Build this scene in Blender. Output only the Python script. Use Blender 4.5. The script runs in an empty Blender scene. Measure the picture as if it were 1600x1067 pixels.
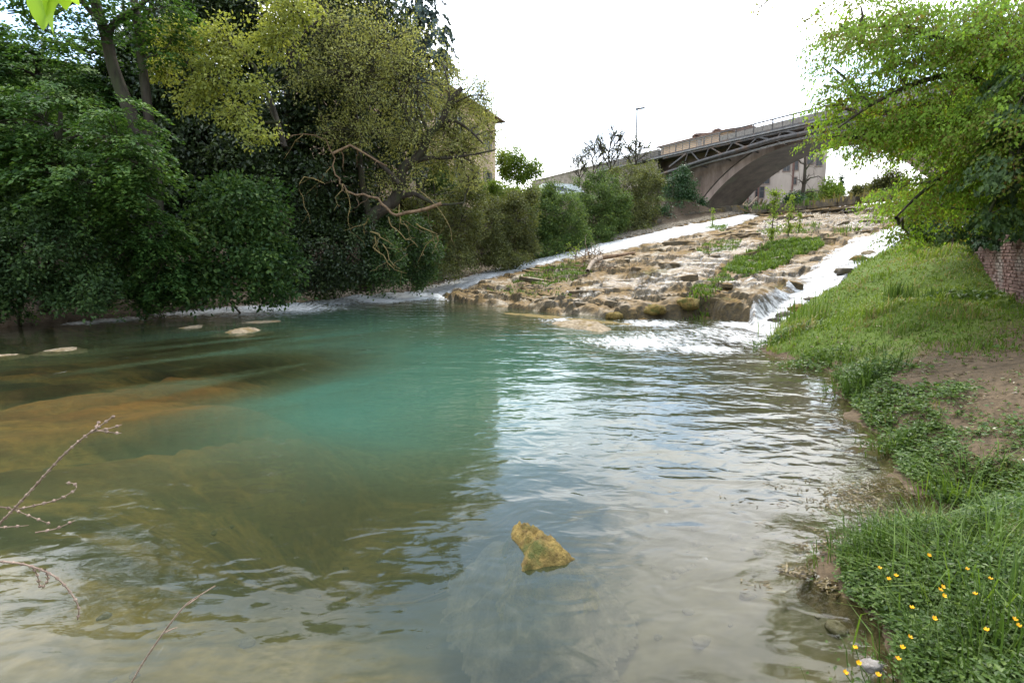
import bpy, math, random
import numpy as np
from mathutils import Vector, Matrix

rng = np.random.default_rng(7)
random.seed(7)
scene = bpy.context.scene
COL = scene.collection

# ------------------------------------------------------------------ camera, sky, sun, exposure
EYE = 2.2
LENS, SENSOR = 20.0, 36.0
F = LENS / SENSOR * 1600.0
PITCH = math.atan((533.5 - 400.0) / F)
cam_d = bpy.data.cameras.new('camera')
cam_d.lens, cam_d.sensor_width, cam_d.clip_end, cam_d.clip_start = LENS, SENSOR, 6000, 0.05
cam = bpy.data.objects.new('camera', cam_d)
COL.objects.link(cam)
cam.location = (0, 0, EYE)
cam.rotation_euler = (math.pi / 2 - PITCH, 0, 0)
scene.camera = cam

SUN_AZ, SUN_EL = math.radians(8), math.radians(56)     # azimuth from +Y towards +X
SUN_DIR = Vector((math.sin(SUN_AZ) * math.cos(SUN_EL), math.cos(SUN_AZ) * math.cos(SUN_EL), math.sin(SUN_EL)))
sun_d = bpy.data.lights.new('sun', 'SUN')
sun_d.energy, sun_d.angle, sun_d.color = 2.6, math.radians(9), (1.0, 0.94, 0.84)
sun = bpy.data.objects.new('sun', sun_d)
COL.objects.link(sun)
sun.rotation_euler = SUN_DIR.to_track_quat('Z', 'Y').to_euler()

world = bpy.data.worlds.new('World')
scene.world = world
world.use_nodes = True
def build_world():
    nt = world.node_tree
    N, L = nt.nodes, nt.links
    N.clear()
    out = N.new('ShaderNodeOutputWorld')
    bg = N.new('ShaderNodeBackground')
    bg.inputs['Strength'].default_value = 0.13
    sky = N.new('ShaderNodeTexSky')
    sky.sky_type = 'NISHITA'
    sky.sun_disc = False
    sky.sun_elevation = SUN_EL
    sky.sun_rotation = SUN_AZ
    sky.air_density, sky.dust_density, sky.ozone_density = 1.0, 0.6, 1.2
    tc = N.new('ShaderNodeTexCoord')
    sep = N.new('ShaderNodeSeparateXYZ')
    L.new(tc.outputs['Generated'], sep.inputs[0])
    # project the view direction on a cloud layer overhead
    zc = N.new('ShaderNodeMath'); zc.operation = 'MAXIMUM'; zc.inputs[1].default_value = 0.0
    L.new(sep.outputs['Z'], zc.inputs[0])
    za = N.new('ShaderNodeMath'); za.operation = 'ADD'; za.inputs[1].default_value = 0.22
    L.new(zc.outputs[0], za.inputs[0])
    dv = N.new('ShaderNodeVectorMath'); dv.operation = 'DIVIDE'
    cb = N.new('ShaderNodeCombineXYZ')
    for k in range(3): L.new(za.outputs[0], cb.inputs[k])
    L.new(tc.outputs['Generated'], dv.inputs[0]); L.new(cb.outputs[0], dv.inputs[1])
    mp = N.new('ShaderNodeMapping'); mp.inputs['Location'].default_value = (-17.29, 0.47, 0)
    L.new(dv.outputs[0], mp.inputs['Vector'])
    n1 = N.new('ShaderNodeTexNoise'); n1.noise_dimensions = '2D'
    n1.inputs['Scale'].default_value = 0.85; n1.inputs['Detail'].default_value = 9; n1.inputs['Roughness'].default_value = 0.55
    n1.inputs['Distortion'].default_value = 0.3
    L.new(mp.outputs[0], n1.inputs['Vector'])
    cov = N.new('ShaderNodeValToRGB')
    cov.color_ramp.elements[0].position = 0.40; cov.color_ramp.elements[0].color = (0, 0, 0, 1)
    cov.color_ramp.elements[1].position = 0.56; cov.color_ramp.elements[1].color = (1, 1, 1, 1)
    L.new(n1.outputs['Fac'], cov.inputs[0])
    # thick cloud bellies go grey
    n2 = N.new('ShaderNodeTexNoise'); n2.noise_dimensions = '2D'
    n2.inputs['Scale'].default_value = 1.1; n2.inputs['Detail'].default_value = 7
    mp2 = N.new('ShaderNodeMapping'); mp2.inputs['Location'].default_value = (7.12, -12.409, 0)
    L.new(dv.outputs[0], mp2.inputs['Vector']); L.new(mp2.outputs[0], n2.inputs['Vector'])
    bel = N.new('ShaderNodeValToRGB')
    bel.color_ramp.elements[0].position = 0.46; bel.color_ramp.elements[0].color = (22, 22, 22.2, 1)
    bel.color_ramp.elements[1].position = 0.68; bel.color_ramp.elements[1].color = (4.6, 4.85, 5.4, 1)
    L.new(n2.outputs['Fac'], bel.inputs[0])
    # cloud light grows towards the sun behind it
    sd = N.new('ShaderNodeVectorMath'); sd.operation = 'DOT_PRODUCT'; sd.inputs[1].default_value = SUN_DIR
    L.new(tc.outputs['Generated'], sd.inputs[0])
    sg = N.new('ShaderNodeMapRange'); sg.inputs['From Min'].default_value = -0.6; sg.inputs['From Max'].default_value = 1.0
    sg.inputs['To Min'].default_value = 0.36; sg.inputs['To Max'].default_value = 1.35
    L.new(sd.outputs['Value'], sg.inputs['Value'])
    cm = N.new('ShaderNodeVectorMath'); cm.operation = 'SCALE'
    L.new(bel.outputs[0], cm.inputs[0]); L.new(sg.outputs[0], cm.inputs['Scale'])
    # towards the horizon the layer closes
    hz = N.new('ShaderNodeMapRange'); hz.inputs['From Min'].default_value = 0.12; hz.inputs['From Max'].default_value = 0.30
    hz.inputs['To Min'].default_value = 1.0; hz.inputs['To Max'].default_value = 0.0
    L.new(sep.outputs['Z'], hz.inputs['Value'])
    mx = N.new('ShaderNodeMath'); mx.operation = 'MAXIMUM'
    L.new(cov.outputs[0], mx.inputs[0]); L.new(hz.outputs[0], mx.inputs[1])
    mix = N.new('ShaderNodeMix'); mix.data_type = 'RGBA'
    veil = N.new('ShaderNodeVectorMath'); veil.operation = 'ADD'; veil.inputs[1].default_value = (5.0, 7.6, 10.8)
    L.new(sky.outputs[0], veil.inputs[0])
    L.new(mx.outputs[0], mix.inputs['Factor']); L.new(veil.outputs[0], mix.inputs['A']); L.new(cm.outputs[0], mix.inputs['B'])
    L.new(mix.outputs['Result'], bg.inputs['Color'])
    L.new(bg.outputs[0], out.inputs['Surface'])
build_world()
scene.view_settings.view_transform = 'Standard'
scene.view_settings.look = 'None'
scene.view_settings.exposure = 0.42
scene.view_settings.gamma = 1.0
scene.render.engine = 'CYCLES'
scene.cycles.max_bounces = 8
scene.cycles.diffuse_bounces = 3
scene.cycles.transparent_max_bounces = 12
scene.cycles.sample_clamp_indirect = 8
try:
    scene.cycles.use_denoising = True
except Exception:
    pass

# ------------------------------------------------------------------ photo pixel -> place
CP, SP = math.cos(PITCH), math.sin(PITCH)
ORG = np.array([0, 0, EYE])
def ray(px, py):
    u, v = (px - 800) / F, -(py - 533.5) / F
    return np.array([u, CP + v * SP, -SP + v * CP])
def W(px, py, z=0.0):
    r = ray(px, py)
    return ORG + r * ((z - EYE) / r[2])
def at(px, py, Y):
    r = ray(px, py)
    return ORG + r * (Y / r[1])
def on_plane(px, py, n, d):
    r = ray(px, py)
    return ORG + r * ((d - n @ ORG) / (n @ r))

# ------------------------------------------------------------------ noise
def vnoise(x, y, seed=0):
    x = np.asarray(x, float); y = np.asarray(y, float)
    xi, yi = np.floor(x).astype(np.int64), np.floor(y).astype(np.int64)
    xf, yf = x - xi, y - yi
    def h(a, b):
        n = (a * 374761393 + b * 668265263 + seed * 1442695041) & 0x7fffffff
        n = ((n ^ (n >> 13)) * 1274126177) & 0x7fffffff
        return ((n ^ (n >> 16)) & 0xffff) / 65535.0
    u, v = xf * xf * (3 - 2 * xf), yf * yf * (3 - 2 * yf)
    return (h(xi, yi) * (1 - u) + h(xi + 1, yi) * u) * (1 - v) + (h(xi, yi + 1) * (1 - u) + h(xi + 1, yi + 1) * u) * v
def fbm(x, y, seed=0, oct=4):
    s, a, t = 0, 1, 0
    for k in range(oct):
        s = s + a * vnoise(x * 2 ** k + 17.3 * k, y * 2 ** k - 9.1 * k, seed + k); t += a; a *= 0.5
    return s / t
def sstep(a, b, x):
    t = np.clip((x - a) / (b - a), 0, 1)
    return t * t * (3 - 2 * t)
def seg_dist(P, pts, closed=True):
    pts = np.asarray(pts, float)[:, :2]
    n = len(pts)
    best = np.full(len(P), 1e9)
    for i in range(n if closed else n - 1):
        a, b = pts[i], pts[(i + 1) % n]
        ab = b - a
        t = np.clip(((P - a) @ ab) / max(ab @ ab, 1e-9), 0, 1)
        d = P - a - t[:, None] * ab
        best = np.minimum(best, np.einsum('ij,ij->i', d, d))
    return np.sqrt(best)
def inside(P, pts):
    pts = np.asarray(pts, float)[:, :2]
    c = np.zeros(len(P), bool)
    n = len(pts)
    for i in range(n):
        a, b = pts[i], pts[(i + 1) % n]
        if a[1] == b[1]: continue
        m = (a[1] > P[:, 1]) != (b[1] > P[:, 1])
        xx = (b[0] - a[0]) * (P[:, 1] - a[1]) / (b[1] - a[1]) + a[0]
        c ^= m & (P[:, 0] < xx)
    return c
def sdist(P, pts):
    d = seg_dist(P, pts)
    return np.where(inside(P, pts), d, -d)

# ------------------------------------------------------------------ mesh helpers
class MB:
    def __init__(s): s.v = []; s.f = []; s.n = 0; s.a = {}
    def add(s, v, f, **attr):
        v = np.asarray(v, float).reshape(-1, 3); f = np.asarray(f, np.int64)
        s.v.append(v); s.f.append(f + s.n)
        for k in attr: s.a.setdefault(k, []).append((s.n, np.broadcast_to(np.asarray(attr[k], float), (len(v),))))
        s.n += len(v)
    def box(s, c, size, R=None):
        c = np.asarray(c, float); hx, hy, hz = [q / 2 for q in size]
        v = np.array([[x, y, z] for z in (-hz, hz) for y in (-hy, hy) for x in (-hx, hx)])
        if R is not None: v = v @ np.asarray(R).T
        s.add(v + c, [[0, 2, 3, 1], [4, 5, 7, 6], [0, 1, 5, 4], [2, 6, 7, 3], [0, 4, 6, 2], [1, 3, 7, 5]])
    def beam(s, a, b, w, h=None):
        a, b = np.asarray(a, float), np.asarray(b, float); h = h or w
        d = b - a; L = np.linalg.norm(d); d = d / L
        up = np.array([0, 0, 1.0]) if abs(d[2]) < 0.95 else np.array([1.0, 0, 0])
        r = np.cross(d, up); r /= np.linalg.norm(r); u = np.cross(r, d)
        s.box((a + b) / 2, (w, L, h), np.stack([r, d, u], 1))
    def tube(s, pts, rad, sides=6, cap=True, **attr):
        p = np.asarray(pts, float); n = len(p)
        rad = np.broadcast_to(np.asarray(rad, float), (n,))
        t = np.gradient(p, axis=0); t /= np.linalg.norm(t, axis=1)[:, None] + 1e-9
        ref = np.array([0.31, 0.2, 0.93]) if abs(t[:, 2]).mean() < 0.8 else np.array([1.0, 0.15, 0.1])
        r = np.cross(t, ref); r /= np.linalg.norm(r, axis=1)[:, None] + 1e-9
        u = np.cross(r, t)
        a = np.arange(sides) * 2 * math.pi / sides
        v = p[:, None] + rad[:, None, None] * (np.cos(a)[None, :, None] * r[:, None] + np.sin(a)[None, :, None] * u[:, None])
        i = np.arange(n - 1)[:, None] * sides; j = np.arange(sides)[None]; k = (j + 1) % sides
        f = np.stack([i + j, i + k, i + sides + k, i + sides + j], -1).reshape(-1, 4)
        s.add(v.reshape(-1, 3), f, **attr)
        if cap and sides > 2:
            s.f.append(np.array([list(range(s.n - sides, s.n))]))
    def build(s, name, mat, parent=None, smooth=False, **props):
        V = np.concatenate(s.v); me = bpy.data.meshes.new(name)
        me.vertices.add(len(V)); me.vertices.foreach_set('co', V.ravel().astype(np.float32))
        loops = np.concatenate([f.ravel() for f in s.f]); tot = np.concatenate([np.full(len(f), f.shape[1]) for f in s.f])
        me.loops.add(len(loops)); me.loops.foreach_set('vertex_index', loops.astype(np.int32))
        st = np.concatenate([[0], np.cumsum(tot)[:-1]])
        me.polygons.add(len(tot)); me.polygons.foreach_set('loop_start', st.astype(np.int32))
        me.polygons.foreach_set('use_smooth', np.full(len(tot), smooth))
        me.update(calc_edges=True)
        for k, lst in s.a.items():
            arr = np.zeros(len(V), np.float32)
            for o, a in lst: arr[o:o + len(a)] = a
            at_ = me.attributes.new(k, 'FLOAT', 'POINT'); at_.data.foreach_set('value', arr)
        me.materials.append(mat)
        ob = bpy.data.objects.new(name, me); COL.objects.link(ob)
        if parent: ob.parent = parent; ob.matrix_parent_inverse = Matrix.Translation(-Vector(parent.location)) if parent.location.length else Matrix()
        for k, v in props.items(): ob[k] = v
        return ob
def thing(name, label, cat, loc=(0, 0, 0), group=None):
    o = bpy.data.objects.new(name, None); COL.objects.link(o); o.location = loc; o.empty_display_size = 0.2
    o['label'] = label; o['category'] = cat
    if group: o['group'] = group
    return o
def tag(o, label, cat, group=None):
    o['label'] = label; o['category'] = cat
    if group: o['group'] = group
    return o

# ------------------------------------------------------------------ materials
def M(name):
    m = bpy.data.materials.new(name); m.use_nodes = True
    nt = m.node_tree; nt.nodes.clear()
    out = nt.nodes.new('ShaderNodeOutputMaterial')
    return m, nt, nt.nodes, nt.links, out
def nd(N, t, **kw):
    n = N.new(t)
    for k, v in kw.items():
        if k in n.inputs: n.inputs[k].default_value = v
        else: setattr(n, k, v)
    return n
def ramp(N, stops):
    r = N.new('ShaderNodeValToRGB'); e = r.color_ramp.elements
    while len(e) < len(stops): e.new(0.5)
    for i, (p, c) in enumerate(stops):
        e[i].position = p; e[i].color = (*c, 1) if len(c) == 3 else c
    return r
def grey(v): return (v, v, v)
def noise(N, L, vec, scale, detail=5, rough=0.55, dist=0.0):
    n = nd(N, 'ShaderNodeTexNoise', Scale=scale, Detail=detail, Roughness=rough, Distortion=dist)
    if vec is not None: L.new(vec, n.inputs['Vector'])
    return n
def mapping(N, L, vec, scale=(1, 1, 1), rot=(0, 0, 0)):
    m = N.new('ShaderNodeMapping'); m.inputs['Scale'].default_value = scale; m.inputs['Rotation'].default_value = rot
    L.new(vec, m.inputs['Vector']); return m.outputs[0]
def mixc(N, L, fac, a, b, blend='MIX'):
    m = N.new('ShaderNodeMix'); m.data_type = 'RGBA'; m.blend_type = blend
    for s, v in (('Factor', fac), ('A', a), ('B', b)):
        if isinstance(v, (int, float)): m.inputs[s].default_value = v
        elif isinstance(v, tuple): m.inputs[s].default_value = (*v, 1)
        else: L.new(v, m.inputs[s])
    return m.outputs['Result']
def math_(N, L, op, a, b=None):
    m = N.new('ShaderNodeMath'); m.operation = op
    for i, v in enumerate((a, b)):
        if v is None: continue
        if isinstance(v, (int, float)): m.inputs[i].default_value = v
        else: L.new(v, m.inputs[i])
    return m.outputs[0]
def bump(N, L, h, strength, dist, normal=None):
    b = nd(N, 'ShaderNodeBump', Strength=strength, Distance=dist); L.new(h, b.inputs['Height'])
    if normal: L.new(normal, b.inputs['Normal'])
    return b.outputs[0]

def leaf_mat(name, dark, mid, light, trans=0.35, rough=0.5, spec=0.25):
    m, nt, N, L, out = M(name)
    a = nd(N, 'ShaderNodeAttribute', attribute_name='var')
    r = ramp(N, [(0.0, dark), (0.55, mid), (1.0, light)])
    L.new(a.outputs['Fac'], r.inputs[0])
    p = nd(N, 'ShaderNodeBsdfPrincipled', Roughness=rough); p.inputs['Specular IOR Level'].default_value = spec
    L.new(r.outputs[0], p.inputs['Base Color'])
    t = N.new('ShaderNodeBsdfTranslucent')
    tc = mixc(N, L, 1.0, r.outputs[0], (1.4, 1.4, 0.75), 'MULTIPLY')
    L.new(tc, t.inputs['Color'])
    mx = nd(N, 'ShaderNodeMixShader', Fac=trans)
    L.new(p.outputs[0], mx.inputs[1]); L.new(t.outputs[0], mx.inputs[2]); L.new(mx.outputs[0], out.inputs[0])
    return m
def simple_mat(name, c1, c2, scale=4.0, rough=0.8, bumpd=0.02, stretch=(1, 1, 1), spec=0.3, metal=0.0, c3=None):
    m, nt, N, L, out = M(name)
    g = N.new('ShaderNodeNewGeometry')
    v = mapping(N, L, g.outputs['Position'], stretch)
    n = noise(N, L, v, scale, 6, 0.6)
    stops = [(0.32, c1), (0.68, c2)]
    r = ramp(N, stops); L.new(n.outputs['Fac'], r.inputs[0])
    c = r.outputs[0]
    if c3:
        n3 = noise(N, L, v, scale * 0.31, 5, 0.6)
        r3 = ramp(N, [(0.5, grey(0)), (0.64, grey(1))]); L.new(n3.outputs['Fac'], r3.inputs[0])
        c = mixc(N, L, r3.outputs[0], c, c3)
    p = nd(N, 'ShaderNodeBsdfPrincipled', Roughness=rough, Metallic=metal); p.inputs['Specular IOR Level'].default_value = spec
    L.new(c, p.inputs['Base Color'])
    if bumpd:
        n2 = noise(N, L, v, scale * 4, 5, 0.6)
        L.new(bump(N, L, n2.outputs['Fac'], 0.7, bumpd), p.inputs['Normal'])
    L.new(p.outputs[0], out.inputs[0])
    return m

MAT = {}
MAT['bark'] = simple_mat('bark', (0.022, 0.017, 0.012), (0.075, 0.058, 0.042), 6, 0.9, 0.03, (1, 1, 0.25), c3=(0.05, 0.055, 0.025))
MAT['bark_red'] = simple_mat('bark_red', (0.10, 0.06, 0.035), (0.30, 0.19, 0.11), 6, 0.85, 0.02, (1, 1, 0.4))
MAT['twig_pale'] = simple_mat('twig_pale', (0.16, 0.11, 0.04), (0.34, 0.25, 0.10), 8, 0.8, 0.01)
MAT['dry_stalk'] = simple_mat('dry_stalk', (0.16, 0.10, 0.075), (0.36, 0.26, 0.20), 40, 0.8, 0.002)
MAT['driftwood'] = simple_mat('driftwood', (0.15, 0.11, 0.075), (0.42, 0.33, 0.24), 9, 0.8, 0.02)
MAT['concrete'] = simple_mat('concrete', (0.13, 0.092, 0.075), (0.27, 0.205, 0.172), 0.9, 0.9, 0.03, (1, 1, 0.45), c3=(0.085, 0.062, 0.05))
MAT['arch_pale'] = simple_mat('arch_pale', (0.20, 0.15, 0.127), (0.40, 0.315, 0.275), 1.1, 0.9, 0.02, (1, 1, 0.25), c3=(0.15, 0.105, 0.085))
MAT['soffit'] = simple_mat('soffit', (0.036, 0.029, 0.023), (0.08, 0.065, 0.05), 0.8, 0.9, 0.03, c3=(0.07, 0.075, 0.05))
MAT['steel'] = simple_mat('steel', (0.05, 0.05, 0.054), (0.11, 0.105, 0.105), 3, 0.55, 0.004, c3=(0.12, 0.085, 0.065))
MAT['galv'] = simple_mat('galvanised', (0.15, 0.15, 0.152), (0.27, 0.265, 0.26), 3, 0.5, 0.002)
MAT['fence_mesh'] = simple_mat('fence_mesh', (0.14, 0.13, 0.12), (0.25, 0.23, 0.21), 5, 0.7, 0.004)
MAT['stone_wall'] = simple_mat('stone_wall', (0.17, 0.14, 0.115), (0.36, 0.31, 0.265), 2.5, 0.95, 0.08, c3=(0.13, 0.12, 0.075))
MAT['plaster_tan'] = simple_mat('plaster_tan', (0.46, 0.31, 0.20), (0.62, 0.45, 0.30), 0.7, 0.9, 0.01, c3=(0.42, 0.30, 0.21))
MAT['plaster_beige'] = simple_mat('plaster_beige', (0.30, 0.25, 0.21), (0.46, 0.39, 0.33), 0.5, 0.9, 0.02, (1, 1, 0.3), c3=(0.26, 0.21, 0.18))
MAT['roof_tile'] = simple_mat('roof_tile', (0.12, 0.075, 0.058), (0.22, 0.145, 0.115), 2.5, 0.9, 0.05)
MAT['window_dark'] = simple_mat('window_dark', (0.02, 0.022, 0.026), (0.05, 0.055, 0.06), 1, 0.15, 0, spec=0.6)
MAT['shutter'] = simple_mat('shutter', (0.10, 0.10, 0.095), (0.17, 0.16, 0.14), 3, 0.7, 0.002)
MAT['downpipe'] = simple_mat('downpipe', (0.10, 0.05, 0.04), (0.18, 0.10, 0.08), 3, 0.6, 0)
MAT['white_paint'] = simple_mat('white_paint', (0.72, 0.73, 0.74), (0.8, 0.8, 0.8), 2, 0.3, 0, spec=0.5)
MAT['tyre'] = simple_mat('tyre', (0.015, 0.015, 0.015), (0.03, 0.03, 0.03), 8, 0.8, 0.002)
MAT['brick'] = simple_mat('brick', (0.16, 0.085, 0.068), (0.32, 0.205, 0.175), 3.0, 0.95, 0.008, c3=(0.33, 0.27, 0.24))
MAT['mortar'] = simple_mat('mortar', (0.17, 0.13, 0.11), (0.30, 0.25, 0.22), 12, 0.95, 0.01)
MAT['petal'] = simple_mat('petal', (0.75, 0.36, 0.01), (0.85, 0.5, 0.02), 20, 0.4, 0)
MAT['stem'] = simple_mat('stem', (0.06, 0.10, 0.02), (0.12, 0.17, 0.04), 20, 0.6, 0)
MAT['white_rock'] = simple_mat('white_rock', (0.14, 0.12, 0.10), (0.36, 0.33, 0.30), 25, 0.85, 0.01)

MAT['hornbeam'] = leaf_mat('leaf_mid_green', (0.020, 0.054, 0.013), (0.080, 0.155, 0.034), (0.200, 0.290, 0.070))
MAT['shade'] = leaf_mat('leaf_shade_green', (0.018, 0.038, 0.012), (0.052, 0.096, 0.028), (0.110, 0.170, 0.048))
MAT['nettle'] = leaf_mat('leaf_broad_green', (0.018, 0.048, 0.012), (0.058, 0.112, 0.026), (0.17, 0.24, 0.06))
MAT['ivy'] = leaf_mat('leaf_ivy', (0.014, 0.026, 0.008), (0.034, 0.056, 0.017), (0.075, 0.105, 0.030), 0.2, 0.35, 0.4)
MAT['oak'] = leaf_mat('leaf_young_oak', (0.15, 0.175, 0.04), (0.29, 0.31, 0.075), (0.44, 0.44, 0.13), 0.45)
MAT['oak_olive'] = leaf_mat('leaf_olive_oak', (0.15, 0.155, 0.055), (0.28, 0.285, 0.10), (0.42, 0.41, 0.17), 0.45)
MAT['conifer'] = leaf_mat('needle_blue_green', (0.035, 0.06, 0.055), (0.07, 0.105, 0.095), (0.13, 0.175, 0.155), 0.15)
MAT['hedge'] = leaf_mat('leaf_hedge', (0.036, 0.066, 0.017), (0.095, 0.15, 0.036), (0.20, 0.26, 0.06))
MAT['hedge_dark'] = leaf_mat('leaf_laurel', (0.016, 0.045, 0.014), (0.034, 0.085, 0.026), (0.07, 0.135, 0.04), 0.2, 0.4, 0.4)
MAT['hedge_brown'] = leaf_mat('leaf_mixed_hedge', (0.060, 0.062, 0.028), (0.125, 0.140, 0.045), (0.22, 0.23, 0.07))
MAT['bright'] = leaf_mat('leaf_bright_spring', (0.07, 0.11, 0.015), (0.15, 0.22, 0.028), (0.26, 0.33, 0.05), 0.45)
MAT['maple'] = leaf_mat('leaf_spring_maple', (0.17, 0.11, 0.035), (0.17, 0.29, 0.035), (0.33, 0.47, 0.075), 0.58)
MAT['grass'] = leaf_mat('grass_blade', (0.050, 0.085, 0.014), (0.105, 0.175, 0.024), (0.20, 0.26, 0.05), 0.4)
MAT['grass_dark'] = leaf_mat('grass_dark', (0.030, 0.060, 0.011), (0.070, 0.125, 0.022), (0.14, 0.20, 0.045), 0.3)
MAT['grass_dry'] = leaf_mat('grass_dry', (0.10, 0.085, 0.035), (0.20, 0.17, 0.07), (0.34, 0.29, 0.14), 0.3)
MAT['herb'] = leaf_mat('herb_leaf', (0.032, 0.066, 0.013), (0.082, 0.142, 0.026), (0.17, 0.235, 0.055), 0.35, 0.45, 0.35)
MAT['weed_brown'] = leaf_mat('water_weed_leaf', (0.05, 0.035, 0.015), (0.13, 0.095, 0.04), (0.26, 0.20, 0.10), 0.2, 0.3, 0.5)
MAT['elm'] = leaf_mat('leaf_lime_green', (0.20, 0.32, 0.03), (0.30, 0.45, 0.05), (0.38, 0.53, 0.08), 0.55)

# ------------------------------------------------------------------ the lie of the land
_A = np.array([[-3.42, 30.43, 1], [7.42, 21.17, 1], [23.55, 58.6, 1], [29.6, 46.2, 1]])
SA, SB, SC = np.linalg.lstsq(_A, np.array([0.22, 0.50, 6.4, 6.35]), rcond=None)[0]
def S(x, y): return SA * x + SB * y + SC
def onS(px, py): return on_plane(px, py, np.array([-SA, -SB, 1.0]), SC)
def Wl(pts): return [W(*p)[:2] for p in pts]
def Sl(pts): return [onS(*p)[:2] for p in pts]

FOOT = Wl([(640, 462), (700, 471), (780, 481), (870, 491), (960, 499), (1040, 499), (1110, 497), (1150, 503), (1200, 520)])
R_MARGIN = Sl([(1225, 497), (1262, 476), (1300, 450), (1337, 420), (1380, 396), (1420, 372), (1465, 345), (1490, 322)])
CREST = Sl([(1440, 315), (1385, 316), (1290, 324), (1165, 334)])
L_MARGIN = Sl([(1100, 347), (1050, 357), (1000, 369), (950, 379), (900, 391), (850, 401), (800, 414), (740, 430), (700, 440), (655, 452)])
L_MARGIN_UP = L_MARGIN[::-1]
ROCK = np.array(FOOT + R_MARGIN + CREST + L_MARGIN)
LEFT = np.array([(-90, 6)] + Wl([(-260, 545), (0, 513), (120, 501), (200, 494), (330, 481), (450, 471), (520, 466), (580, 460), (640, 455)]) + L_MARGIN_UP + CREST[::-1][:1] + [(22, 75), (0, 400), (-400, 400), (-400, 6)])
RIGHT = np.array([(-30, 0.2), (-5, 0.5), (-1.5, 0.8), (1.2, 1.5)] + Wl([(1410, 1067), (1395, 1000), (1360, 965), (1318, 925), (1310, 880), (1350, 845), (1450, 830), (1490, 822), (1465, 785), (1415, 752), (1385, 715), (1362, 680), (1340, 650), (1318, 622), (1312, 600), (1290, 580), (1240, 566), (1195, 550), (1203, 530), (1225, 503)]) + R_MARGIN + [CREST[0], (60, 60), (400, 60), (400, -30), (-30, -30)])
CHUTE_L = np.array(Sl([(640, 456), (700, 441), (740, 431), (800, 416), (850, 403), (900, 392), (950, 380), (1000, 370), (1050, 358), (1100, 349), (1165, 336), (1185, 338), (1130, 358), (1060, 371), (1000, 384), (950, 396), (890, 404), (850, 413), (800, 426), (750, 440), (705, 458), (680, 470), (640, 470)]))
CHUTE_R = np.array(Sl([(1172, 496), (1192, 474), (1215, 457), (1250, 441), (1285, 417), (1310, 396), (1340, 377), (1400, 356), (1470, 335), (1480, 345), (1415, 380), (1378, 404), (1335, 428), (1298, 455), (1262, 480), (1225, 503), (1200, 520), (1170, 512)]))
FILMS = [np.array(Sl(p)) for p in (
    [(985, 464), (1010, 440), (1050, 415), (1090, 395), (1150, 380), (1185, 384), (1130, 405), (1105, 430), (1055, 446), (1015, 462)],
    [(1180, 352), (1250, 334), (1320, 324), (1385, 322), (1410, 342), (1350, 362), (1290, 352), (1240, 352), (1200, 372)],
    [(890, 460), (930, 445), (1000, 430), (1010, 438), (960, 452), (920, 464)],
    [(1120, 456), (1150, 442), (1200, 432), (1240, 412), (1250, 425), (1190, 450), (1150, 458)])]

# right bank surface: smooth sheet through known heights
_rb = []
for p in RIGHT[3:24]: _rb.append((p[0], p[1], 0.10))
for p in R_MARGIN: _rb.append((p[0], p[1], min(S(p[0], p[1]), 6.4) + 0.25))
for px, py, z in [(1600, 475, 1.25), (1500, 470, 1.15), (1400, 470, 1.2), (1550, 412, 2.0), (1480, 405, 2.25), (1450, 520, 0.75), (1560, 560, 0.75), (1450, 640, 0.42), (1590, 680, 0.5), (1590, 800, 0.42), (1590, 980, 0.45), (1500, 760, 0.35), (1320, 500, 0.55), (1400, 585, 0.45)]:
    q = W(px, py, z); _rb.append((q[0], q[1], z))
_rb += [(0.5, -1, 0.6), (4, 0, 0.7), (12, 3, 1.2), (22, 10, 2.5), (25, 25, 3.6), (40, 40, 6.5), (40, 10, 4.5)]
_rb = np.array(_rb)
def _tps(r2): return np.where(r2 > 1e-9, 0.5 * r2 * np.log(r2 + 1e-12), 0)
_K = _tps(((_rb[:, None, :2] - _rb[None, :, :2]) ** 2).sum(-1)) + np.eye(len(_rb)) * 0.6
_P = np.c_[np.ones(len(_rb)), _rb[:, :2]]
_sol = np.linalg.solve(np.block([[_K, _P], [_P.T, np.zeros((3, 3))]]), np.r_[_rb[:, 2], 0, 0, 0])
def bankR(P):
    out = np.zeros(len(P))
    for i in range(0, len(P), 20000):
        q = P[i:i + 20000]
        out[i:i + 20000] = _tps(((q[:, None] - _rb[None, :, :2]) ** 2).sum(-1)) @ _sol[:-3] + _sol[-3] + q @ _sol[-2:]
    return np.clip(out, -0.5, 7)

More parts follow.
